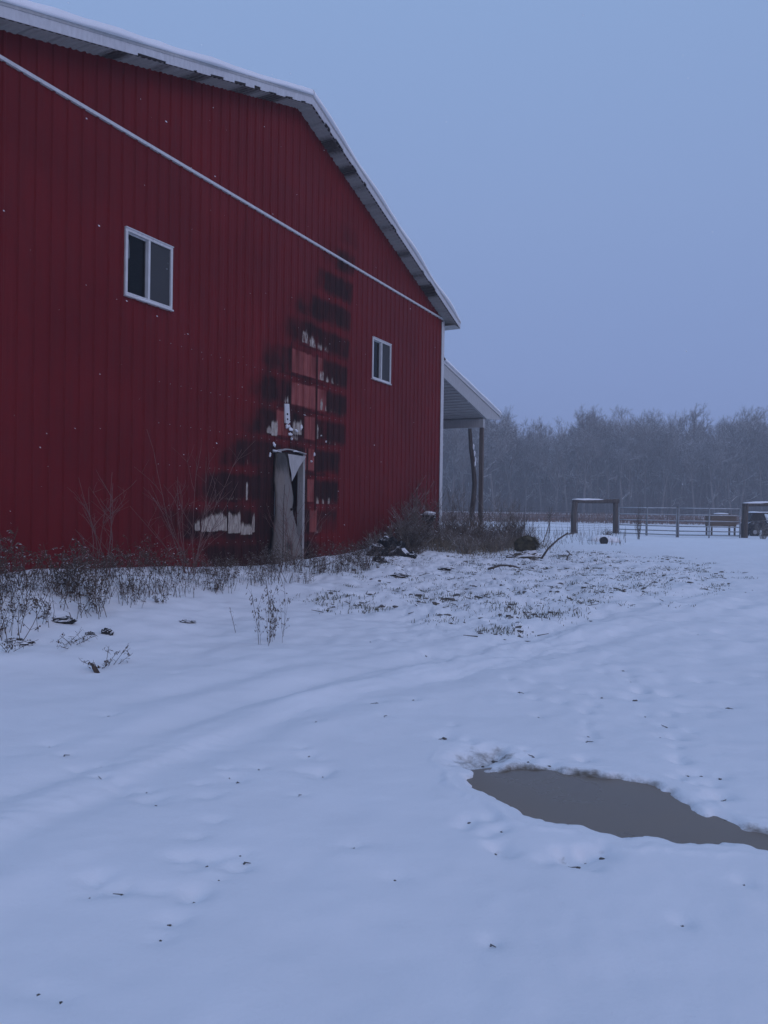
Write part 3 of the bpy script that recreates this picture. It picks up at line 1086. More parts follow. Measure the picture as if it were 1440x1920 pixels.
# rake: soffit panels, dark sub-fascia, white fascia pieces
SOOT_R = [(.10, .155, .8), (.20, .235, .9), (.265, .30, .5), (.34, .36, .6), (.43, .47, .5), (.56, .585, .8), (.665, .70, .6), (.735, .80, .95), (.87, .89, .4)]
SOOT_L = [(.10, .17, .8), (.20, .27, .7), (.36, .42, .7), (.47, .50, .6), (.58, .62, .9), (.80, .86, .4)]
for side in (1, -1):
    te = (T1 + EO) if side > 0 else (T0 - EO)
    n_pan = 18
    for k in range(n_pan):
        s0, s1 = k / n_pan, (k + 1) / n_pan - .0012
        V, Fc, SO = [], [], []
        m = 17
        for i in range(m):
            s = s0 + (s1 - s0) * i / (m - 1)
            t = TA + (te - TA) * s
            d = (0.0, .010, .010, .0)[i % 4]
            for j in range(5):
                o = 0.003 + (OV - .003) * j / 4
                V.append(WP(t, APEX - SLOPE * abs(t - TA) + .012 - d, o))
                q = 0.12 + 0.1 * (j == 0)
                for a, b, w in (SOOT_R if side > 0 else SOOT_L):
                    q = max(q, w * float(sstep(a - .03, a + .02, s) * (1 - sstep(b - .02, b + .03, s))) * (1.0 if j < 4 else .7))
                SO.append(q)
        for i in range(m - 1):
            for j in range(4):
                a = i * 5 + j
                Fc.append((a, a + 1, a + 6, a + 5))
        mb = MB(); mb.v, mb.f = V, Fc
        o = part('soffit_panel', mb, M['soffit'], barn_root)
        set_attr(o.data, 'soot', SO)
    # sub fascia
    mb = MB()
    ze = APEX - SLOPE * abs(te - TA)
    mb.prism([WP(TA, APEX + .005, OV), WP(te, ze + .005, OV), WP(te, ze + .005, OV - .03), WP(TA, APEX + .005, OV - .03)],
             [WP(TA, APEX + .135, OV), WP(te, ze + .135, OV), WP(te, ze + .135, OV - .03), WP(TA, APEX + .135, OV - .03)])
    part('sub_fascia', mb, M['char'], barn_root)
    # white fascia, its lower half burnt away in places
    rg = random.Random(5 + side)
    s = 0.0
    gaps = [(.03, .05), (.085, .115), (.15, .18), (.21, .232), (.262, .30), (.335, .375), (.415, .425), (.50, .57)] if side < 0 else \
           [(.06, .085), (.11, .15), (.20, .225), (.265, .28), (.44, .47), (.66, .675), (.72, .77)]
    cuts = [0.0] + [c for g in gaps for c in g] + [1.0]
    for i in range(len(cuts) - 1):
        a, b = cuts[i], cuts[i + 1]
        low = .002 if i % 2 == 0 else rg.uniform(.022, .05)
        ta, tb = TA + (te - TA) * a, TA + (te - TA) * b
        za, zb_ = APEX - SLOPE * abs(ta - TA), APEX - SLOPE * abs(tb - TA)
        mb = MB()
        la = low
        lb = low if i % 2 == 0 else low + rg.uniform(-.012, .012)
        mb.prism([WP(ta, za + la, OV + .012), WP(tb, zb_ + lb, OV + .012), WP(tb, zb_ + lb, OV + .001), WP(ta, za + la, OV + .001)],
                 [WP(ta, za + .15, OV + .012), WP(tb, zb_ + .15, OV + .012), WP(tb, zb_ + .15, OV + .001), WP(ta, za + .15, OV + .001)])
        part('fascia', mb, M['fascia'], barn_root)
    # eave soffit and eave fascia along the side
    a, b = (T1 + .04, T1 + EO) if side > 0 else (T0 - EO, T0 - .04)
    zl = APEX - SLOPE * abs(te - TA)
    mb = MB()
    mb.prism([WP(a, zl - .012, -BACK), WP(a, zl - .012, -.003), WP(b, zl - .012, -.003), WP(b, zl - .012, -BACK)],
             [WP(a, zl + .010, -BACK), WP(a, zl + .010, -.003), WP(b, zl + .010, -.003), WP(b, zl + .010, -BACK)])
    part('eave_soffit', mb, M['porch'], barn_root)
    mb = MB()
    c0, c1 = (te + .002, te + .016) if side > 0 else (te - .016, te - .002)
    mb.wbox(c0, c1, zl - .014, zl + .14, -BACK, OV + .012)
    part('eave_fascia', mb, M['white'], barn_root)
    # closed return at the foot of the rake
    mb = MB()
    aa, bb = (T1 - .02, te) if side > 0 else (te, T0 + .02)
    mb.prism([WP(aa, zl - .012, .003), WP(aa, zl - .012, OV), WP(bb, zl - .012, OV), WP(bb, zl - .012, .003)],
             [WP(aa, zl - .002, .003), WP(aa, zl - .002, OV), WP(bb, zl - .002, OV), WP(bb, zl - .002, .003)])
    part('rake_return', mb, M['porch'], barn_root)

# windows
for wi, (a, b) in enumerate(WINS):
    mb = MB()
    mb.wbox(a, a + .040, W_Z0, W_Z1, -.05, .040)
    mb.wbox(b - .040, b, W_Z0, W_Z1, -.05, .040)
    mb.wbox(a + .040, b - .040, W_Z1 - .040, W_Z1, -.05, .040)
    mb.wbox(a + .040, b - .040, W_Z0, W_Z0 + .040, -.05, .040)
    wob = part('window', mb, M['frame'], barn_root)
    mid = (a + b) / 2 - .01
    mb = MB(); mb.wbox(mid - .019, mid + .019, W_Z0 + .040, W_Z1 - .040, -.045, .034); part('meeting_stile', mb, M['frame'], barn_root, wob)
    mb = MB(); mb.wbox(a - .012, b + .012, W_Z0 - .022, W_Z0 - .001, -.0, .060); part('sill', mb, M['frame'], barn_root, wob)
    mb = MB(); mb.wbox(a - .004, b + .004, W_Z1 + .001, W_Z1 + .014, .0, .055); part('head_flashing', mb, M['frame'], barn_root, wob)
    for (p0, p1, oo) in ((a + .040, mid - .019, -.026), (mid + .019, b - .040, .006)):
        mb = MB(); mb.quad(WP(p0, W_Z0 + .040, oo), WP(p1, W_Z0 + .040, oo), WP(p1, W_Z1 - .040, oo), WP(p0, W_Z1 - .040, oo)); part('pane', mb, M['glass'], barn_root, wob)
    # inner sash bars of the sliding half
    mb = MB()
    mb.wbox(a + .041, a + .054, W_Z0 + .041, W_Z1 - .041, -.038, -.012)
    mb.wbox(a + .054, mid - .020, W_Z1 - .056, W_Z1 - .041, -.038, -.012)
    mb.wbox(a + .054, mid - .020, W_Z0 + .041, W_Z0 + .056, -.038, -.012)
    part('sash', mb, M['frame'], barn_root, wob)
    mb = MB(); mb.wbox(mid + .020, b - .041, W_Z0 + .041, W_Z1 - .041, .012, .015)
    part('insect_screen', mb, M['screen'], barn_root, wob)
    mb = MB(); mb.blob(WP((a + b) / 2, W_Z0 + .0, .052), (.22, .36, .009), 60 + wi, .3, 5, 18, .2)
    mb.v = [tuple(np.array(WP((a + b) / 2, W_Z0, .052)) + DV * ((np.array(v) - np.array(WP((a + b) / 2, W_Z0, .052))) @ DV) * 1.0 + NV * ((np.array(v) - np.array(WP((a + b) / 2, W_Z0, .052))) @ NV) * .03 + np.array([0, 0, v[2] - W_Z0])) for v in mb.v]
    part('sill_snow', mb, M['snow2'], barn_root, wob, True)
    # something pale hangs or stands behind the glass
    mb = MB()
    if wi == 0:
        mb.tube([WP(a + .13, W_Z1 - .12, -.06), WP(a + .135, W_Z1 - .25, -.06), WP(a + .14, W_Z1 - .38, -.06)], [.014, .020, .016], 6)
    else:
        mb.tube([WP(a + .16, W_Z0 + .06, -.10), WP(a + .17, W_Z0 + .14, -.10), WP(a + .18, W_Z0 + .2, -.10)], [.02, .014, .01], 6)
    part('blind_cord', mb, M['white'], barn_root, wob)

# door: frame, buckled leaf, peeled skin
d0, d1, _, dz1 = DOOR
mb = MB(); mb.wbox(d1 - .058, d1 + .0, .2, dz1, -.10, .030); mb.wbox(d1 - .030, d1 - .012, .2, dz1, .031, .040)
frame_o = part('door_frame', mb, M['flap'], barn_root)
mb = MB(); mb.wbox(d0 - .005, d0 + .042, .2, dz1 - .05, -.10, .026); part('hinge_jamb', mb, M['porch'], barn_root, frame_o)
mb = MB(); mb.wbox(d0 + .043, d1 - .063, dz1 - .045, dz1 + .0, -.10, .024); part('door_head', mb, M['char'], barn_root, frame_o)
mb = MB(); mb.wbox(d0 + .043, d1 - .063, .2, .37, -.12, .02); part('threshold', mb, M['concrete'], barn_root, frame_o)


def wpx(px, py, o):
    t, z = on_wall(px, py, o)
    return np.array(WP(t, z, o))


L_edge = [(1.00, (517, 848), .05), (.78, (518, 895), .09), (.55, (517, 948), .12), (.3, (516, 1002), .15), (0, (513, 1066), .18)]
R_edge = [(1.00, (541, 850), -.06), (.78, (546, 900), -.03), (.55, (551, 950), .02), (.3, (559, 1003), .20), (0, (572, 1066), .42)]


def edge_at(E_, v):
    E_ = sorted(E_, key=lambda e: e[0])
    for e0, e1 in zip(E_[:-1], E_[1:]):
        if e0[0] <= v <= e1[0]:
            k = (v - e0[0]) / (e1[0] - e0[0])
            return wpx(*e0[1], e0[2]) * (1 - k) + wpx(*e1[1], e1[2]) * k
    return wpx(*E_[-1][1], E_[-1][2])


V, Fc, SO = [], [], []
nu, nvv = 14, 40
for layer in (0, -.045):
    for j in range(nvv):
        v = j / (nvv - 1)
        le, re = edge_at(L_edge, v), edge_at(R_edge, v)
        for i in range(nu):
            u = i / (nu - 1)
            p = le * (1 - u) + re * u
            bulge = .06 * math.sin(math.pi * u) * (0.4 + 0.8 * v) + .055 * float(fbm(np.array([u * 3 + 2]), np.array([v * 6]), 3)[0]) * 2
            p = p + NV * (bulge + layer)
            ragged = .012 * float(fbm(np.array([v * 30]), np.array([7.0]), 2)[0]) * (u > .99) * 3
            p = p + DV * ragged
            V.append(tuple(p))
            top_soot = float(sstep(.70, .95, v)) * (1.0 - .3 * u)
            smear = 0.95 * math.exp(-(((u - .52) / .13) ** 2 + ((v - .20) / .075) ** 2))
            mid = 0.5 * math.exp(-(((u - .45) / .3) ** 2 + ((v - .42) / .10) ** 2)) * (1 - u * .4)
            left = 0.55 * math.exp(-(u / .16) ** 2)
            SO.append(min(1, max(top_soot, smear, mid, left, 0.28)))
nl = nu * nvv
for j in range(nvv - 1):
    for i in range(nu - 1):
        a = j * nu + i
        Fc.append((a, a + 1, a + nu + 1, a + nu))
        Fc.append((nl + a, nl + a + nu, nl + a + nu + 1, nl + a + 1))
    for i in (0, nu - 1):
        a = j * nu + i
        Fc.append((a, a + nu, nl + a + nu, nl + a) if i == 0 else (a, nl + a, nl + a + nu, a + nu))
for i in range(nu - 1):
    a = (nvv - 1) * nu + i
    Fc.append((a, a + 1, nl + a + 1, nl + a))
mb = MB(); mb.v, mb.f = V, Fc
leaf = part('door', mb, M['door'], barn_root, smooth=True, label='buckled grey steel door leaf scorched at the top')
set_attr(leaf.data, 'soot', SO)
# knob
k = wpx(542, 955, .10)
mb = MB()
mb.tube([k - NV * .05, k + NV * .012], [.034, .034], 12)
mb.tube([k + NV * .012, k + NV * .04], [.013, .013], 8)
mb.blob(k + NV * .055, (.026, .026, .026), 1, .0, 6, 10)
part('door_knob', mb, M['char'], barn_root, leaf, True)
# torn skin folded out at the head of the leaf
mb = MB()
A, B_, C_ = wpx(539.5, 851, .03), wpx(574, 856, .10), wpx(547, 903, .045)
n = 10
idx = {}
for i in range(n + 1):
    for j in range(n + 1 - i):
        u, v = i / n, j / n
        p = A * (1 - u - v) + B_ * u + C_ * v + NV * (.02 * math.sin(6 * u + 3 * v) * (u + v)) + DV * (.006 * math.sin(11 * v))
        idx[(i, j)] = len(mb.v)
        mb.v.append(tuple(p))
for i in range(n):
    for j in range(n - i):
        mb.f.append((idx[(i, j)], idx[(i + 1, j)], idx[(i, j + 1)]))
        if i + j < n - 1:
            mb.f.append((idx[(i + 1, j)], idx[(i + 1, j + 1)], idx[(i, j + 1)]))
fl = part('torn_skin', mb, M['flap'], barn_root, leaf, label='pale torn triangle of door skin folded outward')
sol = fl.modifiers.new('thickness', 'SOLIDIFY'); sol.thickness = .006
# bent drip cap over the door
mb = MB()
pts = [wpx(516, 848, .06), wpx(530, 845, .09), wpx(541, 843, .07), wpx(556, 846, .08), wpx(575, 852, .10)]
for p, q in zip(pts[:-1], pts[1:]):
    mb.prism([p, q, q - NV * .10, p - NV * .10], [p + np.array([0, 0, .016]), q + np.array([0, 0, .016]), q - NV * .10 + np.array([0, 0, .03]), p - NV * .10 + np.array([0, 0, .03])])
part('drip_cap', mb, M['flap'], barn_root, frame_o)
# burnt lamp bracket above the door
mb = MB()
c = [wpx(533.5, 757, .03), wpx(541.5, 757.5, .03), wpx(543, 787, .05), wpx(540.5, 795, .05), wpx(535, 793, .05)]
mb.prism([p - NV * .02 for p in c], [p + NV * .012 for p in c])
br = part('lamp_bracket', mb, M['frame'], barn_root)
for py in (776.5, 786):  # raised dark discs stand in for the shaded holes
    p = wpx(538.8, py, .056)
    mb = MB(); mb.tube([p - NV * .005, p + NV * .010], [.019, .019], 10); part('bracket_hole_disc', mb, M['char'], barn_root, br)

# snow caught on the wreckage of the door
for i, (px, py, rx, rz, o) in enumerate([(549, 806, .13, .05, .06), (541, 800, .07, .06, .06), (556, 808, .06, .045, .06), (546, 815, .05, .045, .06), (549, 823, .045, .03, .06),
                                         (518, 845, .06, .022, .09), (526, 846.5, .07, .016, .09), (556, 846, .10, .016, .10), (543, 791, .03, .035, .06), (591, 852, .022, .045, .03), (585, 865, .02, .022, .03),
                                         (516, 833, .04, .05, .04), (508, 853, .035, .05, .03), (566, 801, .02, .09, .03), (572, 778, .05, .012, .03), (603, 817, .014, .02, .02), (612, 828, .014, .02, .02)]):
    t, z = on_wall(px, py, o)
    mb = MB()
    for kk in range(4):
        mb.blob((random.uniform(-.6, .6) * rx, random.uniform(-.012, .012), random.uniform(-.45, .45) * rz), (rx * random.uniform(.25, .5), .022, rz * random.uniform(.3, .6)), 20 + i * 5 + kk, .45, 6, 9)
    a = math.atan2(DV[1], DV[0])
    V2 = []
    for v in mb.v:
        V2.append((v[0] * math.cos(a) - v[1] * math.sin(a), v[0] * math.sin(a) + v[1] * math.cos(a), v[2]))
    mb.v = V2
    so = link('snow_clump', mb.mesh('snow_clump', M['snow2'], smooth=True), None, WP(t, z, o - .02))
    tag(so, 'small white lump of snow stuck to the burnt sheet around the door head', 'snow', 'snow lumps around the door head')

# ------------------------------------------------------------------ the porch along the far side
PT = 22.44                          # porch post line
rb = [(T1 + .05, 5.42), (23.82, 4.505), (23.82, 4.41), (22.55, 4.30), (T1 + .05, 5.06)]
mb = MB()
mb.prism([WP(t, z, -.30) for t, z in rb], [WP(t, z, -.26) for t, z in rb])
mb.v = [tuple(np.array(v) + NV * .26) for v in mb.v]
part('porch_rake_board', mb, M['porch'], barn_root)
mb = MB()
for (za, zb_, o1, ex) in ((5.425, 5.50, .03, .02),):
    mb.prism([WP(T1 + .045, za, -BACK), WP(T1 + .045, za, o1), WP(23.84 + ex, za - .915, o1), WP(23.84 + ex, za - .915, -BACK)],
             [WP(T1 + .045, zb_, -BACK), WP(T1 + .045, zb_, o1), WP(23.84 + ex, zb_ - .915, o1), WP(23.84 + ex, zb_ - .915, -BACK)])
part('porch_roof', mb, M['white'], barn_root)
mb = MB()
V, Fc = [], []
ss = np.linspace(0, 1, 40)
prof = [(-BACK, .11), (-10, .11), (-3, .11), (-.3, .11), (-.1, .105), (.0, .095), (.04, .07), (.055, .035), (.06, .004), (.0, .0)]
for o, h in prof:
    for s in ss:
        t = T1 + .045 + (23.90 - T1 - .045) * s
        hh = h * (min(1, (1 - s) * 25) ** .5) * (1 + .25 * math.sin(t * 4 + o * 2) * .5)
        V.append(WP(t, 5.502 - .915 * s * 1.005 + hh, o + .02))
for j in range(len(prof) - 1):
    for i in range(39):
        a = j * 40 + i
        Fc.append((a, a + 1, a + 41, a + 40))
mb.v, mb.f = V, Fc
part('porch_snow', mb, M['snow2'], barn_root, smooth=True)
# ceiling sheets, ribs running along the barn
pt0 = T1 + .05
while pt0 < PT + .05:
    pt1 = min(pt0 + .9144, PT + .10)
    xs = []
    k = 0
    while pt0 + k * .2286 < pt1 - .01:
        b = pt0 + k * .2286
        xs += [(b, 0), (b + .15, 0), (b + .165, -.026), (b + .205, -.026), (b + .2195, 0)]
        k += 1
    xs = [(x, h) for x, h in xs if x < pt1] + [(pt1 - .001, 0)]
    mb = MB()
    for (xa, ha), (xb_, hb) in zip(xs[:-1], xs[1:]):
        zz = lambda x: 5.08 - .216 * (x - T1 - .05)
        mb.quad(WP(xa, zz(xa) + ha, -.05), WP(xb_, zz(xb_) + hb, -.05), WP(xb_, zz(xb_) + hb, -12), WP(xa, zz(xa) + ha, -12))
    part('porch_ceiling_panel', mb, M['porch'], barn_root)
    pt0 += .9144
mb = MB(); mb.wbox(PT - .09, PT + .06, 4.01, 4.285, -12, -.05); part('porch_beam', mb, M['porch'], barn_root)
for k in range(3):
    oo = -.12 - 3.6 * k
    p = WP(PT - .02, 0, oo)
    zg = gz(p[0], p[1]) - .3
    mb = MB(); mb.wbox(PT - .075, PT + .04, zg, 4.009, oo - .06, oo + .06); part('porch_post', mb, M['postwood'], barn_root)

# ------------------------------------------------------------------ fence line, timber frames and gates
def at(px, py, depth):
    return on_depth(px, py, depth)


def gpt(px, depth):
    p = on_depth(px, 960, depth)
    return (p[0], p[1], gz(p[0], p[1]))


def log(mb_, p, q, r0, r1, seed, bend=.05, sides=9, n=8):
    rg = np.random.default_rng(seed)
    p, q = np.array(p, float), np.array(q, float)
    off = rg.normal(size=3) * bend
    pts, rr = [], []
    for i in range(n):
        k = i / (n - 1)
        pts.append(p + (q - p) * k + off * math.sin(math.pi * k) + rg.normal(size=3) * bend * .12)
        rr.append((r0 + (r1 - r0) * k) * (1 + .12 * (rg.random() - .5)))
    mb_.tube(pts, rr, sides)
    return pts, rr


def timber_frame(pa, pb, ztop, label, seed, lean=(.0, .0)):
    th_ = thing('timber_frame', label, 'fence brace', pa)
    A_, B2 = np.array(pa), np.array(pb)
    mb_ = MB(); log(mb_, A_ + [lean[0], 0, -.3], (A_[0], A_[1], ztop), .155, .13, seed, .05); part('post', mb_, M['wood'], th_, smooth=True)
    mb_ = MB(); log(mb_, B2 + [lean[1], 0, -.3], (B2[0], B2[1], ztop), .14, .12, seed + 1, .02); part('post', mb_, M['wood'], th_, smooth=True)
    mb_ = MB()
    d = (B2 - A_)[:2] / np.linalg.norm((B2 - A_)[:2])
    a = np.array([A_[0] - d[0] * .15, A_[1] - d[1] * .15 - .02, ztop + .02])
    b = np.array([B2[0] + d[0] * .15, B2[1] + d[1] * .15 - .02, ztop + .06])
    pts, rr = log(mb_, a, b, .085, .11, seed + 2, .03, 9, 10)
    bm_ = part('cross_beam', mb_, M['wood'], th_, smooth=True)
    mb_ = MB()
    mb_.tube([p + np.array([0, 0, r * .8]) for p, r in zip(pts[:7], rr[:7])], [.03, .06, .07, .075, .065, .06, .025], 8)
    part('snow_cap', mb_, M['snow2'], th_, bm_, True)
    return th_


fr1a, fr1b = gpt(1078.5, 37.0), gpt(1154, 37.3)
timber_frame(fr1a, fr1b, at(1115, 941, 37)[2], 'weathered log fence brace left of the tube gates, snow on its crossbeam', 41, (-.02, .0))
fr2a, fr2b = gpt(1398, 34.5), gpt(1478, 34.8)
timber_frame(fr2a, fr2b, at(1420, 948, 34.5)[2], 'square timber fence brace at the right edge beside the tube gate', 51, (-.05, 0))
# props at the foot of the left brace
mb = MB()
p = gpt(1074, 34.5)
log(mb, (p[0] - .28, p[1], gz(p[0] - .28, p[1]) - .05), at(1079, 998, 36.6), .05, .04, 61, .02, 7, 5)
single('prop_stick', mb, M['wood'], 'short grey prop leaning against the foot of the log fence brace', 'stick', (p[0], p[1], p[2]), smooth=True)


def tube_gate(pa, pb, ztop, zbot, label, group):
    th_ = thing('tube_gate', label, 'gate', (pa[0], pa[1], zbot))
    th_['group'] = group
    A_, B2 = np.array(pa), np.array(pb)
    H_ = ztop - zbot
    fr = [0, .115, .245, .40, .58, .78, 1.0]
    for f in fr:
        mb_ = MB()
        mb_.tube([(A_[0], A_[1], zbot + H_ * f), (B2[0], B2[1], zbot + H_ * f)], .026, 7)
        part('rail', mb_, M['galvsnow'] if f > .5 else M['galv'], th_, smooth=True)
    for k in (0.0, .5, 1.0):
        mb_ = MB()
        p_ = A_ + (B2 - A_) * k + np.array([0, -.045, 0])
        mb_.tube([(p_[0], p_[1], zbot - .03), (p_[0], p_[1], zbot + H_ + .03)], .03, 7)
        part('upright', mb_, M['galv'], th_, smooth=True)
    return th_


g1a, g1b, g2a, g2b = gpt(1160, 36.4), gpt(1268.5, 34.4), gpt(1272, 34.35), gpt(1387, 34.2)
zb1 = at(1268, 1009.5, 34.4)[2]
tube_gate(g1a, g1b, zb1 + 1.40, zb1, 'grey steel tube gate hung beside the log brace, left of the pair', 'tube gates')
tube_gate(g2a, g2b, zb1 + 1.40, zb1, 'grey steel tube gate right of the pair with brown planks behind it', 'tube gates')
# meeting post of the gates and the one in the left gate
for px, dp, top, lab in ((1213, 35.9, 952, 'dark slim fence post behind the left tube gate'), (1270, 34.7, 950, 'slim post where the two tube gates meet')):
    p = gpt(px, dp)
    mb = MB(); log(mb, (p[0], p[1], p[2] - .2), (p[0], p[1], at(px, top, dp)[2]), .055, .045, int(px), .01, 8, 5)
    single('fence_post', mb, M['wood'], lab, 'fence post', p, smooth=True)

# woven wire fence between the barn and the brace, and inside the brace
def wire_fence(pts, ztops, label, nwire, post_every, height, seed):
    th_ = thing('wire_fence', label, 'fence', pts[0])
    rg = np.random.default_rng(seed)
    A_, B2 = np.array(pts[0]), np.array(pts[1])
    Lf = np.linalg.norm((B2 - A_)[:2])
    n = int(Lf / post_every)
    for i in range(n + 1):
        p_ = A_ + (B2 - A_) * (i / max(n, 1))
        zg = gz(p_[0], p_[1])
        hh = height + rg.uniform(-.05, .35)
        mb_ = MB(); mb_.tube([(p_[0], p_[1], zg - .2), (p_[0] + rg.normal() * .04, p_[1], zg + hh)], [.022, .016], 5)
        part('steel_post', mb_, M['wire'], th_)
    for w in range(nwire):
        mb_ = MB()
        m = 14
        q = []
        for i in range(m + 1):
            p_ = A_ + (B2 - A_) * (i / m)
            q.append((p_[0], p_[1] - .02, gz(p_[0], p_[1]) + .12 + (height - .15) * w / (nwire - 1) + .015 * math.sin(i * 2.1 + w)))
        mb_.tube(q, .0055, 4)
        part('wire', mb_, M['wire'], th_)
    mb_ = MB()
    for i in range(int(Lf / .3)):
        p_ = A_ + (B2 - A_) * (i * .3 / Lf)
        zg = gz(p_[0], p_[1])
        mb_.tube([(p_[0], p_[1] - .02, zg + .1), (p_[0], p_[1] - .02, zg + height - .03)], .004, 3)
    o = part('stay_wires', mb_, M['wire'], th_)
    o['kind'] = 'stuff'
    return th_


wire_fence([gpt(740, 36), fr1a], None, 'thin wire fence running from the barn corner to the log brace', 7, 1.15, 1.15, 3)
wire_fence([tuple(np.array(fr1a) + [.15, .1, 0]), tuple(np.array(fr1b) + [-.15, .1, 0])], None, 'woven wire stretched inside the log fence brace', 8, 2.2, .75, 4)
wire_fence([gpt(700, 64), gpt(1480, 62)], None, 'faint far wire fence across the brown field', 4, 4.5, 1.2, 6)

# brown planked feeder behind the right gate
fp = gpt(1357, 37.2)
th_ = thing('feed_box', 'brown planked box with a snowy lid behind the right tube gate', 'crate', fp)
xa, xb_ = at(1334, 960, 37.2)[0], at(1381, 960, 37.2)[0]
zt, zb_ = at(1357, 966, 37.2)[2], at(1357, 987, 37.2)[2]
for k in range(4):
    h = (zt - zb_) / 4
    mb = MB(); mb.box((xa + xb_) / 2, fp[1], zb_ + h * (k + .5), xb_ - xa, .03, h - .012); part('plank', mb, M['ply'], th_)
    mb = MB(); mb.box((xa + xb_) / 2, fp[1] + .7, zb_ + h * (k + .5), xb_ - xa, .03, h - .012); part('plank', mb, M['ply'], th_)
for x in (xa + .05, xb_ - .05):
    mb = MB(); mb.box(x, fp[1] + .35, (zt + zb_) / 2, .04, .66, zt - zb_ - .02); part('end_board', mb, M['ply'], th_)
    for dy in (.06, .64):
        mb = MB(); mb.box(x, fp[1] + dy, (zb_ + fp[2] - .2) / 2 + .0, .07, .07, zb_ - fp[2] + .4); part('leg', mb, M['wood'], th_)
mb = MB(); mb.box((xa + xb_) / 2, fp[1] + .35, zt + .03, (xb_ - xa) * .6, .5, .03); ld = part('lid', mb, M['wood'], th_)
mb = MB(); mb.blob(((xa + xb_) / 2, fp[1] + .35, zt + .05), ((xb_ - xa) * .30, .26, .07), 5, .1, 6, 14, .2); part('snow_cap', mb, M['snow2'], th_, ld, True)

# small snow-covered machine behind the right brace
mp = gpt(1424, 37.5)
th_ = thing('utility_cart', 'snow-covered dark little machine behind the timber brace at the right edge', 'machine', mp)
X0, Y0, Z0 = mp
mb = MB()
prof = [(-.75, .30), (-.78, .62), (-.60, .72), (-.10, .76), (.30, .80), (.95, .72), (1.05, .45), (1.0, .28)]
mb.prism([(X0 + x, Y0 - .45, Z0 + z) for x, z in prof], [(X0 + x, Y0 + .45, Z0 + z) for x, z in prof])
part('body', mb, M['machine'], th_)
mb = MB()
prof = [(-.72, .73), (-.55, 1.12), (.02, 1.16), (.16, .80)]
mb.prism([(X0 + x, Y0 - .40, Z0 + z) for x, z in prof], [(X0 + x, Y0 + .40, Z0 + z) for x, z in prof])
cb = part('cab', mb, M['blackp'], th_)
mb = MB(); mb.blob((X0 - .25, Y0, Z0 + 1.17), (.36, .42, .07), 8, .12, 6, 12, .2); part('snow_cap', mb, M['snow2'], th_, cb, True)
mb = MB(); mb.blob((X0 + .55, Y0 - .1, Z0 + .78), (.58, .46, .30), 9, .3, 8, 14, .5); part('hood_snow', mb, M['snow2'], th_, None, True)
for x in (-.48, .66):
    for y in (-.48, .48):
        mb = MB()
        mb.tube([(X0 + x, Y0 + y - .07, Z0 + .2), (X0 + x, Y0 + y + .07, Z0 + .2)], .25, 14)
        whl = part('wheel', mb, M['blackp'], th_)
        mb = MB(); mb.tube([(X0 + x, Y0 + y - .08, Z0 + .2), (X0 + x, Y0 + y + .08, Z0 + .2)], .11, 10); part('hub', mb, M['galv'], th_, whl)
# snowy rail beyond it
mb = MB()
a, b = at(1408, 962.5, 39), at(1500, 963, 39)
mb.tube([a, b], .05, 7)
for q in (a, b):
    mb.tube([(q[0], q[1], gz(q[0], q[1]) - .2), (q[0], q[1], q[2] + .03)], .05, 7)
rl = single('hitching_rail', mb, M['wood'], 'low rail carrying a strip of snow behind the right timber brace', 'rail', (a[0], a[1], gz(a[0], a[1])), smooth=True)
mb = MB(); mb.tube([np.array(a) + [0, 0, .05], np.array(b) + [0, 0, .05]], .04, 7)
link('snow_strip', mb.mesh('snow_strip', M['snow2'], rl.location, True), rl)

# ------------------------------------------------------------------ plants
def stem_path(rg, base, h, lean, wob, n=6):
    p = np.array(base, float)
    d = np.array([lean[0], lean[1], 1.0])
    pts = [p.copy()]
    for i in range(n):
        d = d + np.array([rg.normal() * wob, rg.normal() * wob, 0])
        p = p + d / np.linalg.norm(d) * h / n
        pts.append(p.copy())
    return pts


def weed_mesh(seed, stems=7, h=.7, spread=.16, leafy=1.0, thick=.0042, droop=.0):
    rg = np.random.default_rng(seed)
    mb_ = MB()
    for s in range(stems):
        hh = h * rg.uniform(.55, 1.1)
        base = (rg.normal() * spread * .5, rg.normal() * spread * .5, -.06)
        pts = stem_path(rg, base, hh, rg.normal(size=2) * (.22 + droop), .10)
        mb_.tube(pts, np.linspace(thick, thick * .5, len(pts)), 3, False)
        nb = int(rg.integers(5, 10))
        for b in range(nb):
            k = rg.uniform(.25, .98)
            i = min(int(k * (len(pts) - 1)), len(pts) - 2)
            p = pts[i] + (pts[i + 1] - pts[i]) * (k * (len(pts) - 1) - i)
            an = rg.uniform(0, 6.283)
            bl = hh * rg.uniform(.10, .28)
            e1 = p + np.array([math.cos(an) * bl * .5, math.sin(an) * bl * .5, bl * rg.uniform(.1, .6)])
            e2 = e1 + np.array([math.cos(an) * bl * .4, math.sin(an) * bl * .4, bl * rg.uniform(-.5, .5)])
            mb_.tube([p, e1, e2], [thick * .55, thick * .45, thick * .3], 3, False)
            for q in range(int(rg.integers(2, 6) * leafy)):
                c = e1 + (e2 - e1) * rg.random() + rg.normal(size=3) * .012
                ll, ww = rg.uniform(.018, .05), rg.uniform(.005, .013)
                d = rg.normal(size=3)
                d[2] -= .8
                d /= np.linalg.norm(d)
                s_ = np.cross(d, rg.normal(size=3))
                s_ /= max(np.linalg.norm(s_), 1e-6)
                m_ = c + d * ll * .5 + s_ * ww
                m2 = c + d * ll * .5 - s_ * ww
                mb_.quad(c, m_, c + d * ll, m2)
    return mb_


WEEDS = [weed_mesh(100 + i, [6, 9, 5, 11, 7, 8][i], [.55, .7, .85, .5, .62, .75][i], [.12, .22, .14, .3, .2, .25][i], [1.2, .9, 1.5, .7, 1.0, 1.4][i]) for i in range(6)]
WEED_ME = [w.mesh('weed', M['weed']) for w in WEEDS]


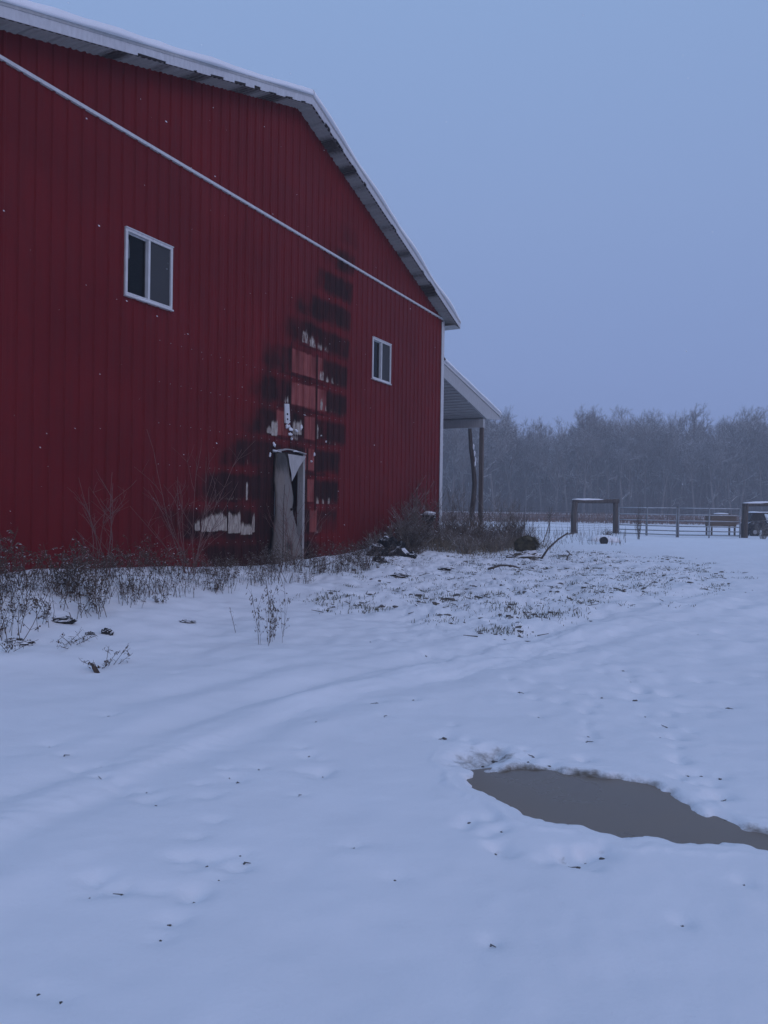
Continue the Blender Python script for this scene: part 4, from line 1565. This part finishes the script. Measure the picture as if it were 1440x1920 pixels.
def put(me, name, label, cat, x, y, s=1.0, group=None, rz=None, dz=0.0, tilt=(0, 0)):
    o = link(name, me, None, (x, y, gz(x, y) + dz))
    o.rotation_euler = (tilt[0], tilt[1], random.uniform(0, 6.28) if rz is None else rz)
    o.scale = (s, s, s)
    return tag(o, label, cat, group)


rg = random.Random(11)
for i in range(96):
    t = rg.uniform(4.2, 10.9) if i > 30 else rg.uniform(4.2, 7.5)
    q = rg.uniform(.45, 1.95) if i % 4 else rg.uniform(1.0, 1.7)
    if float(fbm(np.array([t * .9 + 3]), np.array([q * .9]), 2)[0]) < -.10 and i % 3:
        t += 1.1
    p = WP(t, 0, q)
    put(WEED_ME[i % 6], 'dry_weed', 'dark dry weed stalks with shrivelled leaves in the snow bank along the red wall', 'weed', p[0], p[1], rg.uniform(.42, .72) * (1.3 if t < 6.6 else 1.0), 'weeds along the barn wall')
for i in range(12):
    t = rg.uniform(10.6, 12.4)
    p = WP(t, 0, rg.uniform(.75, 2.0))
    put(WEED_ME[(i * 5) % 6], 'dry_weed', 'dark dry weed stalks in front of the buckled door', 'weed', p[0], p[1], rg.uniform(.4, .8), 'weeds in front of the door')
for i in range(9):
    t = rg.uniform(12.4, 14.4)
    p = WP(t, 0, rg.uniform(.2, 1.1))
    put(WEED_ME[i % 6], 'dry_weed', 'thin dry weed poking from the snow right of the door', 'weed', p[0], p[1], rg.uniform(.35, .7), 'weeds right of the door')
def g_bank(r):
    for _ in range(6):
        t_, q_ = r.uniform(4.2, 10.9), r.uniform(.4, 1.9)
        if float(fbm(np.array([t_ * 1.1 + 3]), np.array([q_ * 1.1]), 2)[0]) > .0:
            break
    p_ = WP(t_, 0, q_)
    return (p_[0], p_[1], 1.0)


# the single plant standing forward in the snow and its neighbours
x, y = flat_pt(495, 1192, .15)
for k in range(3):
    o = put(WEED_ME[(2, 5, 2)[k]], 'dry_weed', 'tall dark seeded weed standing forward of the bank, below the door', 'weed', x + .03 * k, y + .28 * k, (.62, .5, .75)[k], 'forward weed below the door')
    o.scale = ((.42, .42, .80), (.40, .40, .70), (.45, .45, .85))[k]
x, y = flat_pt(445, 1168, .18)
put(weed_mesh(130, 1, .5, .02, .2).mesh('weed', M['weed']), 'dry_weed', 'single thin dry stalk left of the forward seeded weed', 'weed', x, y, .8)
x, y = flat_pt(200, 1225, .12)
put(weed_mesh(131, 6, .42, .1, .4, droop=.9).mesh('weed', M['weed']), 'dry_weed', 'low bent weed with splayed stalks in the snow at left', 'weed', x, y, .8)
x, y = flat_pt(120, 1195, .16)
put(weed_mesh(132, 7, .4, .25, .3, droop=1.0).mesh('weed', M['weed']), 'dry_weed', 'sprawling thin weed beside the dark gap in the bank at far left', 'weed', x, y, .8)
x, y = flat_pt(15, 1215, .14)
put(weed_mesh(133, 6, .4, .1, .5, droop=.8).mesh('weed', M['weed']), 'dry_weed', 'drooping dry weed at the left edge of the snow', 'weed', x, y, .7)


# dark lumps stand in for shaded hollows under the snow bank's overhang
def lump(name, px, py, z, r, mat, label, cat, seed, rough=.35):
    x_, y_ = flat_pt(px, py, z)
    mb_ = MB()
    rl = random.Random(seed)
    if rough < .1:
        mb_.blob((0, 0, 0), r, seed, rough, 9, 18, .6)
    else:
        for kk in range(6):
            f_ = rl.uniform(.35, .6)
            mb_.blob((rl.uniform(-.55, .55) * r[0], rl.uniform(-.5, .5) * r[1], rl.uniform(-.2, .35) * r[2]), (r[0] * f_, r[1] * f_, r[2] * f_ * 1.4), seed * 7 + kk, rough, 7, 11, .8)
    o = link(name, mb_.mesh(name, mat, smooth=rough < .1), None, (x_, y_, gz(x_, y_) + r[2] * .15))
    return tag(o, label, cat)


lump('shade_lump', 46, 1186, .22, (.20, .10, .045), M['tarp'], 'long dark stone built as a lump of shade in the snow bank at far left', 'hollow', 70)
lump('shade_lump', 200, 1170, .22, (.065, .05, .05), M['tarp'], 'round dark stone built as a lump of shade in the snow at the foot of the weeds', 'hollow', 71)
lump('shade_lump', 168, 1172, .22, (.045, .04, .03), M['tarp'], 'small dark stone built as a lump of shade just left of the round stone', 'hollow', 72)
lump('shade_lump', 112, 1158, .26, (.15, .10, .05), M['tarp'], 'broad dark lump for the shaded gap under the weeds at left with snow on top', 'hollow', 73)
lump('shade_lump', 350, 1150, .24, (.12, .05, .02), M['tarp'], 'flat dark lump for a shaded gap at the front of the weeds, mid wall', 'debris', 74)
x, y = flat_pt(189, 1240, .1)
mb = MB()
log(mb, (.0, 0, -.05), (-.075, .02, .085), .024, .015, 75, .008, 7, 4)
o = link('broken_stub', mb.mesh('broken_stub', M['weed'], smooth=True), None, (x, y, gz(x, y)))
tag(o, 'short dark broken stub sticking out of the snow at left', 'stick')


def shrub_mesh(seed, n, h, spread, thick, up=1.0, sub=5, jitter=.10, sides=3):
    rg_ = np.random.default_rng(seed)
    mb_ = MB()
    for s in range(n):
        hh = h * rg_.uniform(.55, 1.05)
        an = rg_.uniform(0, 6.283)
        ln = rg_.uniform(.05, spread)
        pts = stem_path(rg_, (rg_.normal() * .06, rg_.normal() * .06, -.1), hh, (math.cos(an) * ln, math.sin(an) * ln), jitter, 7)
        mb_.tube(pts, np.linspace(thick, thick * .35, len(pts)), sides, False)
        for b in range(sub):
            k = rg_.uniform(.25, .95)
            i = min(int(k * 7), 6)
            p = pts[i]
            a2 = an + rg_.normal() * 1.2
            bl = hh * rg_.uniform(.15, .4)
            e = stem_path(rg_, p, bl, (math.cos(a2) * .8, math.sin(a2) * .8), .2, 4)
            mb_.tube(e, np.linspace(thick * .55, thick * .25, len(e)), 3, False)
            for c in range(2):
                p2 = e[int(rg_.integers(1, 4))]
                e2 = stem_path(rg_, p2, bl * .4, rg_.normal(size=2) * .9, .2, 2)
                mb_.tube(e2, [thick * .3, thick * .25, thick * .2], 3, False)
    return mb_


# thin saplings against the wall
for (t, q, n, h, sp, sd, lab) in ((7.95, .9, 11, 2.1, .75, 201, 'fan of thin reddish sapling shoots rising against the wall below the left window'),
                                  (10.75, .7, 9, 1.9, .7, 202, 'thin arching sapling shoots just left of the buckled door'),
                                  (6.4, .9, 7, 1.3, .7, 203, 'low thin sapling shoots near the left end of the wall')):
    p = WP(t, 0, q)
    put(shrub_mesh(sd, n, h, sp, .0065, 1, 4, .07).mesh('sapling', M['redtwig']), 'sapling', lab, 'sapling', p[0], p[1], 1.0, rz=0)
mb = MB()
p = WP(10.98, 0, .32)
zz = gz(p[0], p[1])
mb.tube([(0, 0, -.1), (.01, 0, .5), (.0, .01, 1.0), (.02, .02, 1.45)], [.011, .010, .008, .005], 5)
tag(link('bare_stake', mb.mesh('bare_stake', M['wood']), None, (p[0], p[1], zz)), 'thin pale upright stick standing at the left edge of the door', 'stick')

# brush against the far end of the wall and under the porch
BR = [shrub_mesh(300 + i, [34, 40, 30, 36][i], [1.0, .8, 1.25, .7][i], [1.2, 1.7, .8, 2.2][i], .0075, 1, 6, .16) for i in range(4)]
BR_ME = [b.mesh('brush', M['brush']) for b in BR]
BRD = [b.mesh('brush_dark', M['weed']) for b in BR]
rg = random.Random(21)
spots = []
for i in range(16):
    spots.append((*WP(rg.uniform(14.3, 18.8), 0, rg.uniform(.25, 1.1))[:2], 0))
for i in range(15):
    t, q = rg.uniform(18.3, 23.2), rg.uniform(-.9, 1.1)
    spots.append((*WP(t, 0, q)[:2], 1))
for i in range(14):
    t, q = rg.uniform(16.2, 21.8), rg.uniform(.6, 1.9)
    spots.append((*WP(t, 0, q)[:2], 2))
LABB = ['dense dark twiggy brush against the far end of the red wall', 'tangled bare brush growing under the porch beside the barn corner',
        'low straw-coloured brush tangle spilling forward from the barn corner']
GRB = ['brush along the wall end', 'brush under the porch', 'straw brush at the corner']
for i, (x, y, k) in enumerate(spots):
    me = BRD[i % 4] if i % 4 == 0 else BR_ME[i % 4]
    if k == 2:
        me = BR_ME[(1, 3)[i % 2]]
    put(me, 'brush_bush', LABB[k], 'bush', x, y, rg.uniform(.85, 1.4) * (.62 if k == 2 else (.7 if k == 0 and i < 6 else 1.0)), GRB[k])


def blades(n, placer, h0, h1, w, seed, lean=.5):
    """a mass of grass blades"""
    rg_ = np.random.default_rng(seed)
    V, Fc = [], []
    for i in range(n):
        x_, y_, z_, hs = placer(rg_)
        hh = rg_.uniform(h0, h1) * hs
        an = rg_.uniform(0, 6.283)
        dx, dy = math.cos(an), math.sin(an)
        ln = rg_.uniform(0, lean) * hh
        la = rg_.uniform(0, 6.283)
        lx, ly = math.cos(la) * ln, math.sin(la) * ln
        ww = w * rg_.uniform(.6, 1.3)
        k = len(V)
        V += [(x_ - dx * ww, y_ - dy * ww, z_ - .02), (x_ + dx * ww, y_ + dy * ww, z_ - .02),
              (x_ + lx * .4 + dx * ww * .8, y_ + ly * .4 + dy * ww * .8, z_ + hh * .6), (x_ + lx * .4 - dx * ww * .8, y_ + ly * .4 - dy * ww * .8, z_ + hh * .6),
              (x_ + lx, y_ + ly, z_ + hh * (1 - .35 * ln / hh))]
        Fc += [(k, k + 1, k + 2, k + 3), (k + 3, k + 2, k + 4)]
    mb_ = MB(); mb_.v, mb_.f = V, Fc
    return mb_


def batch(gen, n, seed):
    """precompute ground heights for n points"""
    rg_ = np.random.default_rng(seed)
    P = np.array([gen(rg_) for _ in range(n)])
    Z = terrain(P[:, 0], P[:, 1])
    it = iter(range(n))
    def placer(_):
        i = next(it)
        return P[i, 0], P[i, 1], Z[i], (P[i, 2] if P.shape[1] > 2 else 1.0)
    return placer


def stuff(name, mb_, mat, label, cat):
    o = link(name, mb_.mesh(name, mat))
    o['kind'] = 'stuff'
    return tag(o, label, cat)


stuff('bank_stalks', blades(900, batch(g_bank, 900, 8), .06, .32, .0035, 9, .9), M['weed'], 'thin dark dead stems crowding the snow bank below the red wall', 'stalks')


# straw under the corner brush
def g_straw(r):
    t, q = r.uniform(15.8, 22.4), r.normal() * .6 + 1.0
    p = WP(t, 0, q)
    return (p[0], p[1], 1.0)


stuff('straw_grass', blades(4200, batch(g_straw, 4200, 5), .08, .42, .006, 6, 1.5), M['straw'], 'pale dry straw grass under the brush at the barn corner', 'grass')

# tufts in the trampled ground: clustered
_rc = np.random.default_rng(9)
RC = np.array(ROUGH)
cl = []
while len(cl) < 330:
    p = (_rc.uniform(RC[:, 0].min() - .5, RC[:, 0].max() + .8), _rc.uniform(RC[:, 1].min() - .5, RC[:, 1].max() + 1))
    d = float(sdf(np.array([p[0]]), np.array([p[1]]), ROUGH)[0])
    if d < .5 and _rc.random() < .35 + .65 * (d < 0):
        cl.append((*p, _rc.uniform(.03, .13), _rc.uniform(.5, 1.3)))
for px, py, r, hs in ((905, 1108, .22, 1.5), (985, 1128, .28, 1.6), (1010, 1130, .2, 1.4), (690, 1120, .12, 1.2), (1165, 1100, .22, 1.0), (620, 1110, .15, 1.3), (1180, 1085, .25, 1.0), (940, 1150, .1, 1.0)):
    cl += [(*flat_pt(px, py, .26), r, hs)] * 6


def g_tuft(r):
    c = cl[int(r.integers(len(cl)))]
    return (c[0] + r.normal() * c[2] * 1.3, c[1] + r.normal() * c[2], c[3])


stuff('grass_tufts', blades(9000, batch(g_tuft, 9000, 15), .012, .06, .004, 16, 1.8), M['grass'], 'matted green-brown grass poking through trampled snow before the barn', 'grass')


# weeds and stalks in front of the wire fence
def g_stalk(r):
    px = r.uniform(905, 1175) if r.random() < .75 else r.uniform(820, 905)
    dp = r.uniform(24, 37)
    p = on_depth(px, 960, dp)
    return (p[0], p[1], r.uniform(.5, 1.2) * (1.25 if px < 1010 else .7))


stuff('fence_stalks', blades(800, batch(g_stalk, 800, 25), .2, .85, .006, 26, .35), M['weed'], 'thin dry stalks standing in the snow along the wire fence', 'stalks')


# dry grass of the far field
def g_field(r):
    y_ = r.uniform(62, 118)
    return (r.uniform(-.05, .62) * y_, y_, r.uniform(.6, 1.3))


stuff('field_grass', blades(15000, batch(g_field, 15000, 35), .12, .5, .035, 36, .5), plain('field_grass', (.13, .075, .06), (.24, .155, .12), .2, .95, 0, .05),
      'reddish brown dry grass across the far field', 'grass')

# single weedy clumps before the fence
for px, py, dp, me, s, lab in ((935, 1015, 24.5, BRD[0], .75, 'dark bare shrub right of the porch post'), (968, 1008, 27.0, BRD[2], .85, 'thin leafless shrub before the wire fence, right of the porch'),
                               (1198, 1016, 30.0, BRD[2], 1.05, 'tall narrow leafless shrub in front of the left tube gate'), (1140, 1004, 33.0, BRD[1], .55, 'low twiggy shrub at the foot of the log brace'),
                               (1430, 1008, 33.0, BR_ME[2], .8, 'snowy bare shrub at the right edge beside the timber brace')):
    p = on_depth(px, py, dp)
    o = put(me, 'bare_shrub', lab, 'shrub', p[0], p[1], s)
    if px == 1198:
        o.scale = (.35, .35, 1.25)
p = on_depth(1016, 1012, 26.5)
mb = MB(); log(mb, (0, 0, -.1), (.33, 0, 1.15), .022, .012, 90, .03, 5, 7)
for k in range(40):
    a = np.array([.33, 0, 1.15]) * _rc.uniform(.55, 1.0)
    d = _rc.normal(size=3) * .10 + np.array([0, 0, .10])
    mb.tube([a, a + d], [.006, .003], 3, False)
tag(link('leaning_stalk', mb.mesh('leaning_stalk', M['brush']), None, (p[0], p[1], gz(p[0], p[1]))), 'leaning dry stalk with a bushy head before the wire fence', 'stalk')

# hay clump, sticks, bucket
x, y = flat_pt(985, 1034, .30)
zz = gz(x, y)
rg_ = np.random.default_rng(77)
mb = MB()
mb.blob((x, y, zz + .14), (.30, .26, .28), 78, .2, 8, 14, .6)
hay = tag(link('hay_clump', mb.mesh('hay_clump', M['hay'], (x, y, zz), True), None, (x, y, zz)), 'rounded clump of dark matted hay lying on the snow right of the porch', 'hay')
mb = MB()
for k in range(900):
    an, el = rg_.uniform(0, 6.283), rg_.uniform(-.1, 1.5)
    c = np.array([x + .31 * math.cos(an) * math.cos(el), y + .27 * math.sin(an) * math.cos(el), zz + .14 + .29 * math.sin(el)])
    d = np.array([.16, 0, -.05 - .1 * (math.cos(an) > 0) * math.cos(el)]) + rg_.normal(size=3) * .05
    e = c + d * rg_.uniform(.5, 1.2)
    s_ = np.array([0, 0, .005]) if abs(d[2]) < .1 else np.array([0, .005, 0])
    mb.quad(c - s_, c + s_, e + s_ * .5, e - s_ * .5)
hs = link('loose_stems', mb.mesh('loose_stems', M['hay'], (x, y, zz)), hay)
x, y = flat_pt(985, 1042, .30)
lump('snow_heap', 978, 1046, .30, (.42, .25, .14), snowcap('snowy_litter', (.05, .04, .03), (.12, .10, .07), 16, .25, .65), 'snow-dusted heap of litter in front of the hay clump', 'heap', 80, .3)
p0 = np.array([*flat_pt(1012, 1047, .28), 0.0]); p0[2] = gz(p0[0], p0[1])
p1 = np.array(on_depth(1065, 999, p0[1] + .4))
mb = MB()
pts = [p0 - [0, 0, .05], p0 * .67 + p1 * .33 + [-.03, 0, .03], p0 * .33 + p1 * .67 + [-.02, 0, .04], p1]
mb.tube(pts, [.026, .024, .021, .016], 7)
single('leaning_branch', mb, M['wood'], 'curved grey branch sticking up out of the snow right of the hay clump', 'branch', tuple(p0), smooth=True)
p0 = np.array([*flat_pt(1062, 1049, .28), 0.0]); p0[2] = gz(p0[0], p0[1])
mb = MB()
mb.tube([p0 + [0, 0, -.04], p0 + [.03, 0, .08], p0 + [.07, 0, .14], p0 + [.03, 0, .20]], [.018, .016, .014, .012], 6)
mb.tube([p0 + [.07, 0, .14], p0 + [.13, 0, .10]], [.014, .01], 5)
mb.tube([p0 + [.03, 0, .20], p0 + [-.01, 0, .21]], [.014, .01], 5)
single('forked_stick', mb, M['wood'], 'short forked stick standing in the snow below the log brace', 'stick', tuple(p0))
# bucket in a mound
x, y = flat_pt(1131, 1017, .30)
zz = gz(x, y)
th_ = thing('bucket', 'black bucket lying in a small snow mound before the log brace', 'bucket', (x, y, zz))
mb = MB()
c0, c1 = np.array([x, y - .10, zz + .10]), np.array([x + .04, y + .22, zz + .11])
mb.tube([c0, c1], [.135, .115], 14); part('pail', mb, M['blackp'], th_, smooth=False)
mb = MB(); mb.tube([c0 + [0, -.004, 0], c0 + [0, .02, 0]], [.148, .148], 14); part('rim', mb, M['blackp'], th_)
lump('snow_mound', 1131, 1012, .32, (.62, .30, .22), M['snow2'], 'low rounded snow mound behind the black bucket', 'snow mound', 81, .08)

# black debris with snow near the wall end
for k, (px, py, r, lab, sd) in enumerate([(728, 1044, (.46, .32, .36), 'snow-topped heap of black debris against the wall end', 82), (712, 1053, (.15, .12, .12), 'small black lump left of the debris heap', 83),
                                          (752, 1070, (.22, .13, .06), 'flat black debris lying forward of the heap', 84), (772, 1046, (.14, .12, .10), 'dark lump right of the black debris heap', 85),
                                          (838, 1058, (.18, .08, .035), 'flat dark scrap in the snow before the straw brush', 86)]):
    lump('debris', px, py, .36, r, M['tarp'], lab, 'debris', sd, .45)
p = WP(16.85, 0, .55)
zz = gz(p[0], p[1])
mb = MB()
log(mb, (0, 0, -.2), (.02, 0, .62), .07, .05, 91, .02, 8, 5)
o = tag(link('stump_post', mb.mesh('stump_post', M['weed'], smooth=True), None, (p[0], p[1], zz)), 'dark stub capped with a ball of snow above the brush', 'stump')
mb = MB(); mb.blob((.02, 0, .70), (.17, .16, .13), 92, .3, 8, 12); link('dark_head', mb.mesh('dark_head', M['tarp'], smooth=True), o)
mb = MB(); mb.blob((.02, 0, .80), (.15, .14, .06), 93, .2, 6, 12, .3); link('snow_cap', mb.mesh('snow_cap', M['snow2'], smooth=True), o)

# snow lying in the brush: little pads
rg = random.Random(31)
mb = MB()
for i in range(130):
    if i < 70:
        p = WP(rg.uniform(14.6, 19), 0, rg.uniform(.2, 1.2))
    else:
        p = WP(rg.uniform(18.6, 22.5), 0, rg.uniform(-.6, 1.4))
    z_ = gz(p[0], p[1]) + abs(rg.gauss(.25, .25))
    mb.blob((p[0], p[1], z_), (rg.uniform(.006, .026), rg.uniform(.006, .02), rg.uniform(.004, .012)), i, .4, 4, 6)
stuff('brush_snow', mb, M['snow2'], 'little pads of snow caught in the brush at the wall end', 'snow')

# litter: twigs and clods on the snow
mb = MB()
for i, (sx_, sy_, sr) in enumerate(SPK):
    if i >= 66 and (i % 5 or sy_ < 5.5):
        continue
    z_ = gz(sx_, sy_)
    mb.blob((sx_, sy_, z_ - sr * .1), (sr * .62, sr * .55, sr * .36), 500 + i, .5, 5, 7)
    if i % 4 == 0:
        a = rg.uniform(0, 6.28)
        mb.tube([(sx_, sy_, z_ + .006), (sx_ + math.cos(a) * sr * 3, sy_ + math.sin(a) * sr * 3, z_ + .008)], [.0025, .0015], 4)
stuff('clods', mb, M['soil'], 'dark clods and leaf bits scattered over the snow in the foreground', 'clods')
_rl = np.random.default_rng(44)
mb = MB()
P = []
for i in range(620):
    c = cl[int(_rl.integers(len(cl)))]
    P.append((c[0] + _rl.normal() * .25, c[1] + _rl.normal() * .25))
P = np.array(P)
Zp = terrain(P[:, 0], P[:, 1])
for i in range(len(P)):
    a = _rl.uniform(0, 6.283)
    ln = _rl.uniform(.02, .16)
    if i % 2:
        mb.tube([(P[i, 0], P[i, 1], Zp[i] + .008), (P[i, 0] + math.cos(a) * ln, P[i, 1] + math.sin(a) * ln, Zp[i] + .012 + _rl.uniform(0, .03))], [.006, .003], 4)
    else:
        r = _rl.uniform(.010, .035)
        mb.blob((P[i, 0], P[i, 1], Zp[i]), (r * 1.4, r, r * .6), i, .5, 4, 6)
stuff('ground_litter', mb, M['soil'], 'dark clods, twigs and leaves scattered over the trampled ground', 'litter')
# fallen stick before the corner brush
p0 = np.array([*flat_pt(915, 1062, .32), 0.0]); p0[2] = gz(p0[0], p0[1]) + .03
mb = MB(); log(mb, p0, p0 + [.62, .12, .03], .024, .014, 95, .03, 6, 6)
single('fallen_stick', mb, M['wood'], 'dark stick lying flat on the snow below the porch post', 'stick', tuple(p0), smooth=True)

# crooked bare trunk behind the porch
th_ = thing('bare_tree', 'crooked bare slim trunk standing behind the porch post', 'tree', gpt(886, 26.5))
mb = MB()
pts = [at(887, 1004, 26.5), at(885, 960, 26.5), at(888, 935, 26.5), at(890, 905, 26.5), at(887, 870, 26.5), at(883, 840, 26.5), at(881, 800, 26.5), at(880, 778, 26.5)]
mb.tube(pts, [.10, .095, .09, .085, .08, .075, .065, .05], 9)
tr_ = part('trunk', mb, M['bark'], th_, smooth=True)
mb = MB()
for k in range(26):
    a = np.array(pts[7]) + [0, 0, -.35 * random.random()]
    e = stem_path(_rl, a, random.uniform(.3, .6), _rl.normal(size=2) * .6, .2, 3)
    mb.tube(e, [.012, .009, .006, .004], 3, False)
part('crown', mb, M['twig'], th_)
mb = MB()
for (px, py) in ((884.5, 838), (886, 850), (888, 862), (887, 870)):
    mb.blob(np.array(at(px + 1.5, py, 26.5)) + [.03, -.06, 0], (.03, .03, .10), int(py), .3, 5, 7)
part('snow_streaks', mb, M['snow2'], th_, tr_)

# ------------------------------------------------------------------ the far wood
def tree_meshes(seed):
    rg_ = np.random.default_rng(seed)
    H_ = rg_.uniform(17, 21)
    tm, cm = MB(), MB()
    fork = H_ * rg_.uniform(.28, .48)
    tp = stem_path(rg_, (0, 0, -.3), fork, rg_.normal(size=2) * .04, .03, 5)
    r0 = rg_.uniform(.20, .32)
    tm.tube(tp, np.linspace(r0, r0 * .72, len(tp)), 7, False)

    def branch(p, d, L, r, lev):
        n = 4 if lev < 2 else 3
        pts = [p]
        q = p.copy()
        dd = d.copy()
        for i in range(n):
            dd = dd + rg_.normal(size=3) * (.10 + .05 * lev) + np.array([0, 0, .06])
            dd /= np.linalg.norm(dd)
            q = q + dd * L / n
            pts.append(q.copy())
        (tm if lev == 0 else cm).tube(pts, np.linspace(r, r * .45, len(pts)), 5 if lev == 0 else 3, False)
        if lev >= 4:
            return
        nb = [7, 6, 5, 4][lev]
        for b in range(nb):
            k = rg_.uniform(.25, 1.0)
            i = min(int(k * n), n - 1)
            pp = pts[i] + (pts[i + 1] - pts[i]) * (k * n - i)
            an = rg_.uniform(0, 6.283)
            side = np.cross(dd, np.array([math.cos(an), math.sin(an), .3]))
            side /= max(np.linalg.norm(side), 1e-6)
            nd = dd * rg_.uniform(.7, 1.1) + side * rg_.uniform(.35, .85) + np.array([0, 0, .18])
            nd /= np.linalg.norm(nd)
            branch(pp, nd, L * rg_.uniform(.40, .60), max(r * rg_.uniform(.38, .55), .014), lev + 1)
    nmain = int(rg_.integers(3, 6))
    for m in range(nmain):
        an = 6.283 * m / nmain + rg_.uniform(-.4, .4)
        ln = rg_.uniform(.15, .55)
        d = np.array([math.cos(an) * ln, math.sin(an) * ln, 1.0])
        d /= np.linalg.norm(d)
        branch(tp[-1].copy(), d, (H_ - fork) * rg_.uniform(.52, .66), r0 * rg_.uniform(.5, .68), 0)
    # a few low side limbs
    for m in range(int(rg_.integers(2, 5))):
        i = int(rg_.integers(2, len(tp)))
        an = rg_.uniform(0, 6.283)
        d = np.array([math.cos(an), math.sin(an), rg_.uniform(.3, .9)])
        branch(tp[i].copy(), d / np.linalg.norm(d), H_ * rg_.uniform(.12, .25), r0 * .28, 2)
    return tm.mesh('trunk', M['farbark'], smooth=True), cm.mesh('crown', M['twig'])


TREES = [tree_meshes(900 + i) for i in range(7)]
rg = random.Random(61)
n_tree = 0
rows = [(141, 2.9), (147, 2.6), (154, 2.7), (162, 2.9), (171, 3.2)]
for ri, (yy, sp) in enumerate(rows):
    x = -6.0
    while x < 0.60 * yy + 8:
        x += sp * rg.uniform(.6, 1.4)
        px = 720 + FPX * x / yy
        # the crown line of the photograph: higher in the middle and at the right end
        hgt = np.interp(px, [700, 860, 940, 985, 1040, 1120, 1180, 1260, 1300, 1330, 1370, 1440, 1600], [1.0, 1.02, 1.0, .80, .92, 1.0, 1.02, .95, .84, .92, 1.03, .98, 1.0])
        y = yy + rg.uniform(-3, 3)
        t_, c_ = TREES[rg.randrange(7)]
        root = thing('bare_tree', 'bare grey deciduous tree in the hazy wood beyond the field', 'tree', (x, y, gz(x, y)), 'trees of the far wood', rg.uniform(0, 6.28))
        s = hgt * rg.uniform(.84, 1.06) * 1.05 * (1.0 + .03 * ri)
        root.scale = (s * rg.uniform(.9, 1.1), s * rg.uniform(.9, 1.1), s)
        link('trunk', t_, root)
        link('crown', c_, root)
        n_tree += 1

# thickets under and between the trees
rg_ = np.random.default_rng(71)
mb = MB()
N = 6000
XX = rg_.uniform(-14, 122, N)
YY = rg_.uniform(140, 186, N)
ok = XX < .62 * YY + 8
XX, YY = XX[ok], YY[ok]
ZZ = terrain(XX, YY)
for i in range(len(XX)):
    h = rg_.uniform(2.5, 11) * (.55 + .45 * (YY[i] > 150))
    b = np.array([XX[i], YY[i], ZZ[i] - .2])
    ln = rg_.normal(size=2) * .10
    top = b + np.array([ln[0] * h, ln[1] * h, h])
    mid = (b + top) / 2 + rg_.normal(size=3) * .15
    mb.tube([b, mid, top], [.055, .04, .012], 3, False)
    for k in range(7):
        s = rg_.uniform(.15, .95)
        p = b + (top - b) * s
        bl = h * rg_.uniform(.10, .28)
        an = rg_.uniform(0, 6.283)
        e = p + np.array([math.cos(an) * bl * .6, math.sin(an) * bl * .6, bl * rg_.uniform(.3, 1)])
        mb.tube([p, e], [.026, .010], 3, False)
stuff('undergrowth', mb, M['under'], 'dense dim thicket of saplings filling the far wood', 'undergrowth')
# deeper rows of the wood, one mass
mb = MB()
for i in range(2600):
    x = rg_.uniform(-25, 150)
    y = rg_.uniform(188, 225)
    h = rg_.uniform(12, 19)
    b = np.array([x, y, .7])
    top = b + np.array([rg_.normal() * .8, rg_.normal() * .8, h])
    mb.tube([b, (b + top) / 2 + rg_.normal(size=3) * .2, top], [.18, .12, .03], 3, False)
    for k in range(9):
        s = rg_.uniform(.35, .98)
        p = b + (top - b) * s
        bl = h * rg_.uniform(.08, .22)
        an = rg_.uniform(0, 6.283)
        e = p + np.array([math.cos(an) * bl * .5, math.sin(an) * bl * .5, bl * rg_.uniform(.4, 1)])
        mb.tube([p, e], [.05, .015], 3, False)
stuff('deep_wood', mb, M['under'], 'grey mass of bare trees deep in the far wood', 'wood')
# falling flakes
rg_ = np.random.default_rng(81)
mb = MB()
for i in range(420):
    d = rg_.uniform(3.0, 16)
    u, v = rg_.uniform(-.6, .6), rg_.uniform(-.25, .72)
    x, y, z = u * d, d, CAM_H + v * d
    if z < .5 or (x * NV[0] + y * NV[1] + DW) < .15:
        continue
    r = rg_.uniform(.0012, .0030)
    c = np.array([x, y, z])
    k = len(mb.v)
    ax = np.array([.75, .1, -.65]) * r * 2.2
    b1, b2 = np.array([0, r, 0]), np.array([.6 * r, 0, .7 * r])
    mb.v += [tuple(c - ax), tuple(c + b1), tuple(c + b2), tuple(c - b1), tuple(c - b2), tuple(c + ax)]
    mb.f += [(k, k + 2, k + 1), (k, k + 3, k + 2), (k, k + 4, k + 3), (k, k + 1, k + 4), (k + 5, k + 1, k + 2), (k + 5, k + 2, k + 3), (k + 5, k + 3, k + 4), (k + 5, k + 4, k + 1)]
stuff('falling_snow', mb, M['snow2'], 'sparse snowflakes drifting in the air before the barn', 'snow')

# ------------------------------------------------------------------ the air
mb = MB()
mb.box(0, 180, 12.75, 620, 620, 28.5)
hz_m = bpy.data.materials.new('haze_air')
hz_m.use_nodes = True
nt = hz_m.node_tree
nt.nodes.clear()
ho = nt.nodes.new('ShaderNodeOutputMaterial')
pv = nt.nodes.new('ShaderNodeVolumePrincipled')
pv.inputs['Color'].default_value = (0.95, 0.96, 1.0, 1)
pv.inputs['Density'].default_value = 0.0019
nt.links.new(pv.outputs[0], ho.inputs['Volume'])
haze = link('haze', mb.mesh('haze', hz_m))
haze['kind'] = 'stuff'
tag(haze, 'thin blue snowy haze filling the air over the field', 'haze')
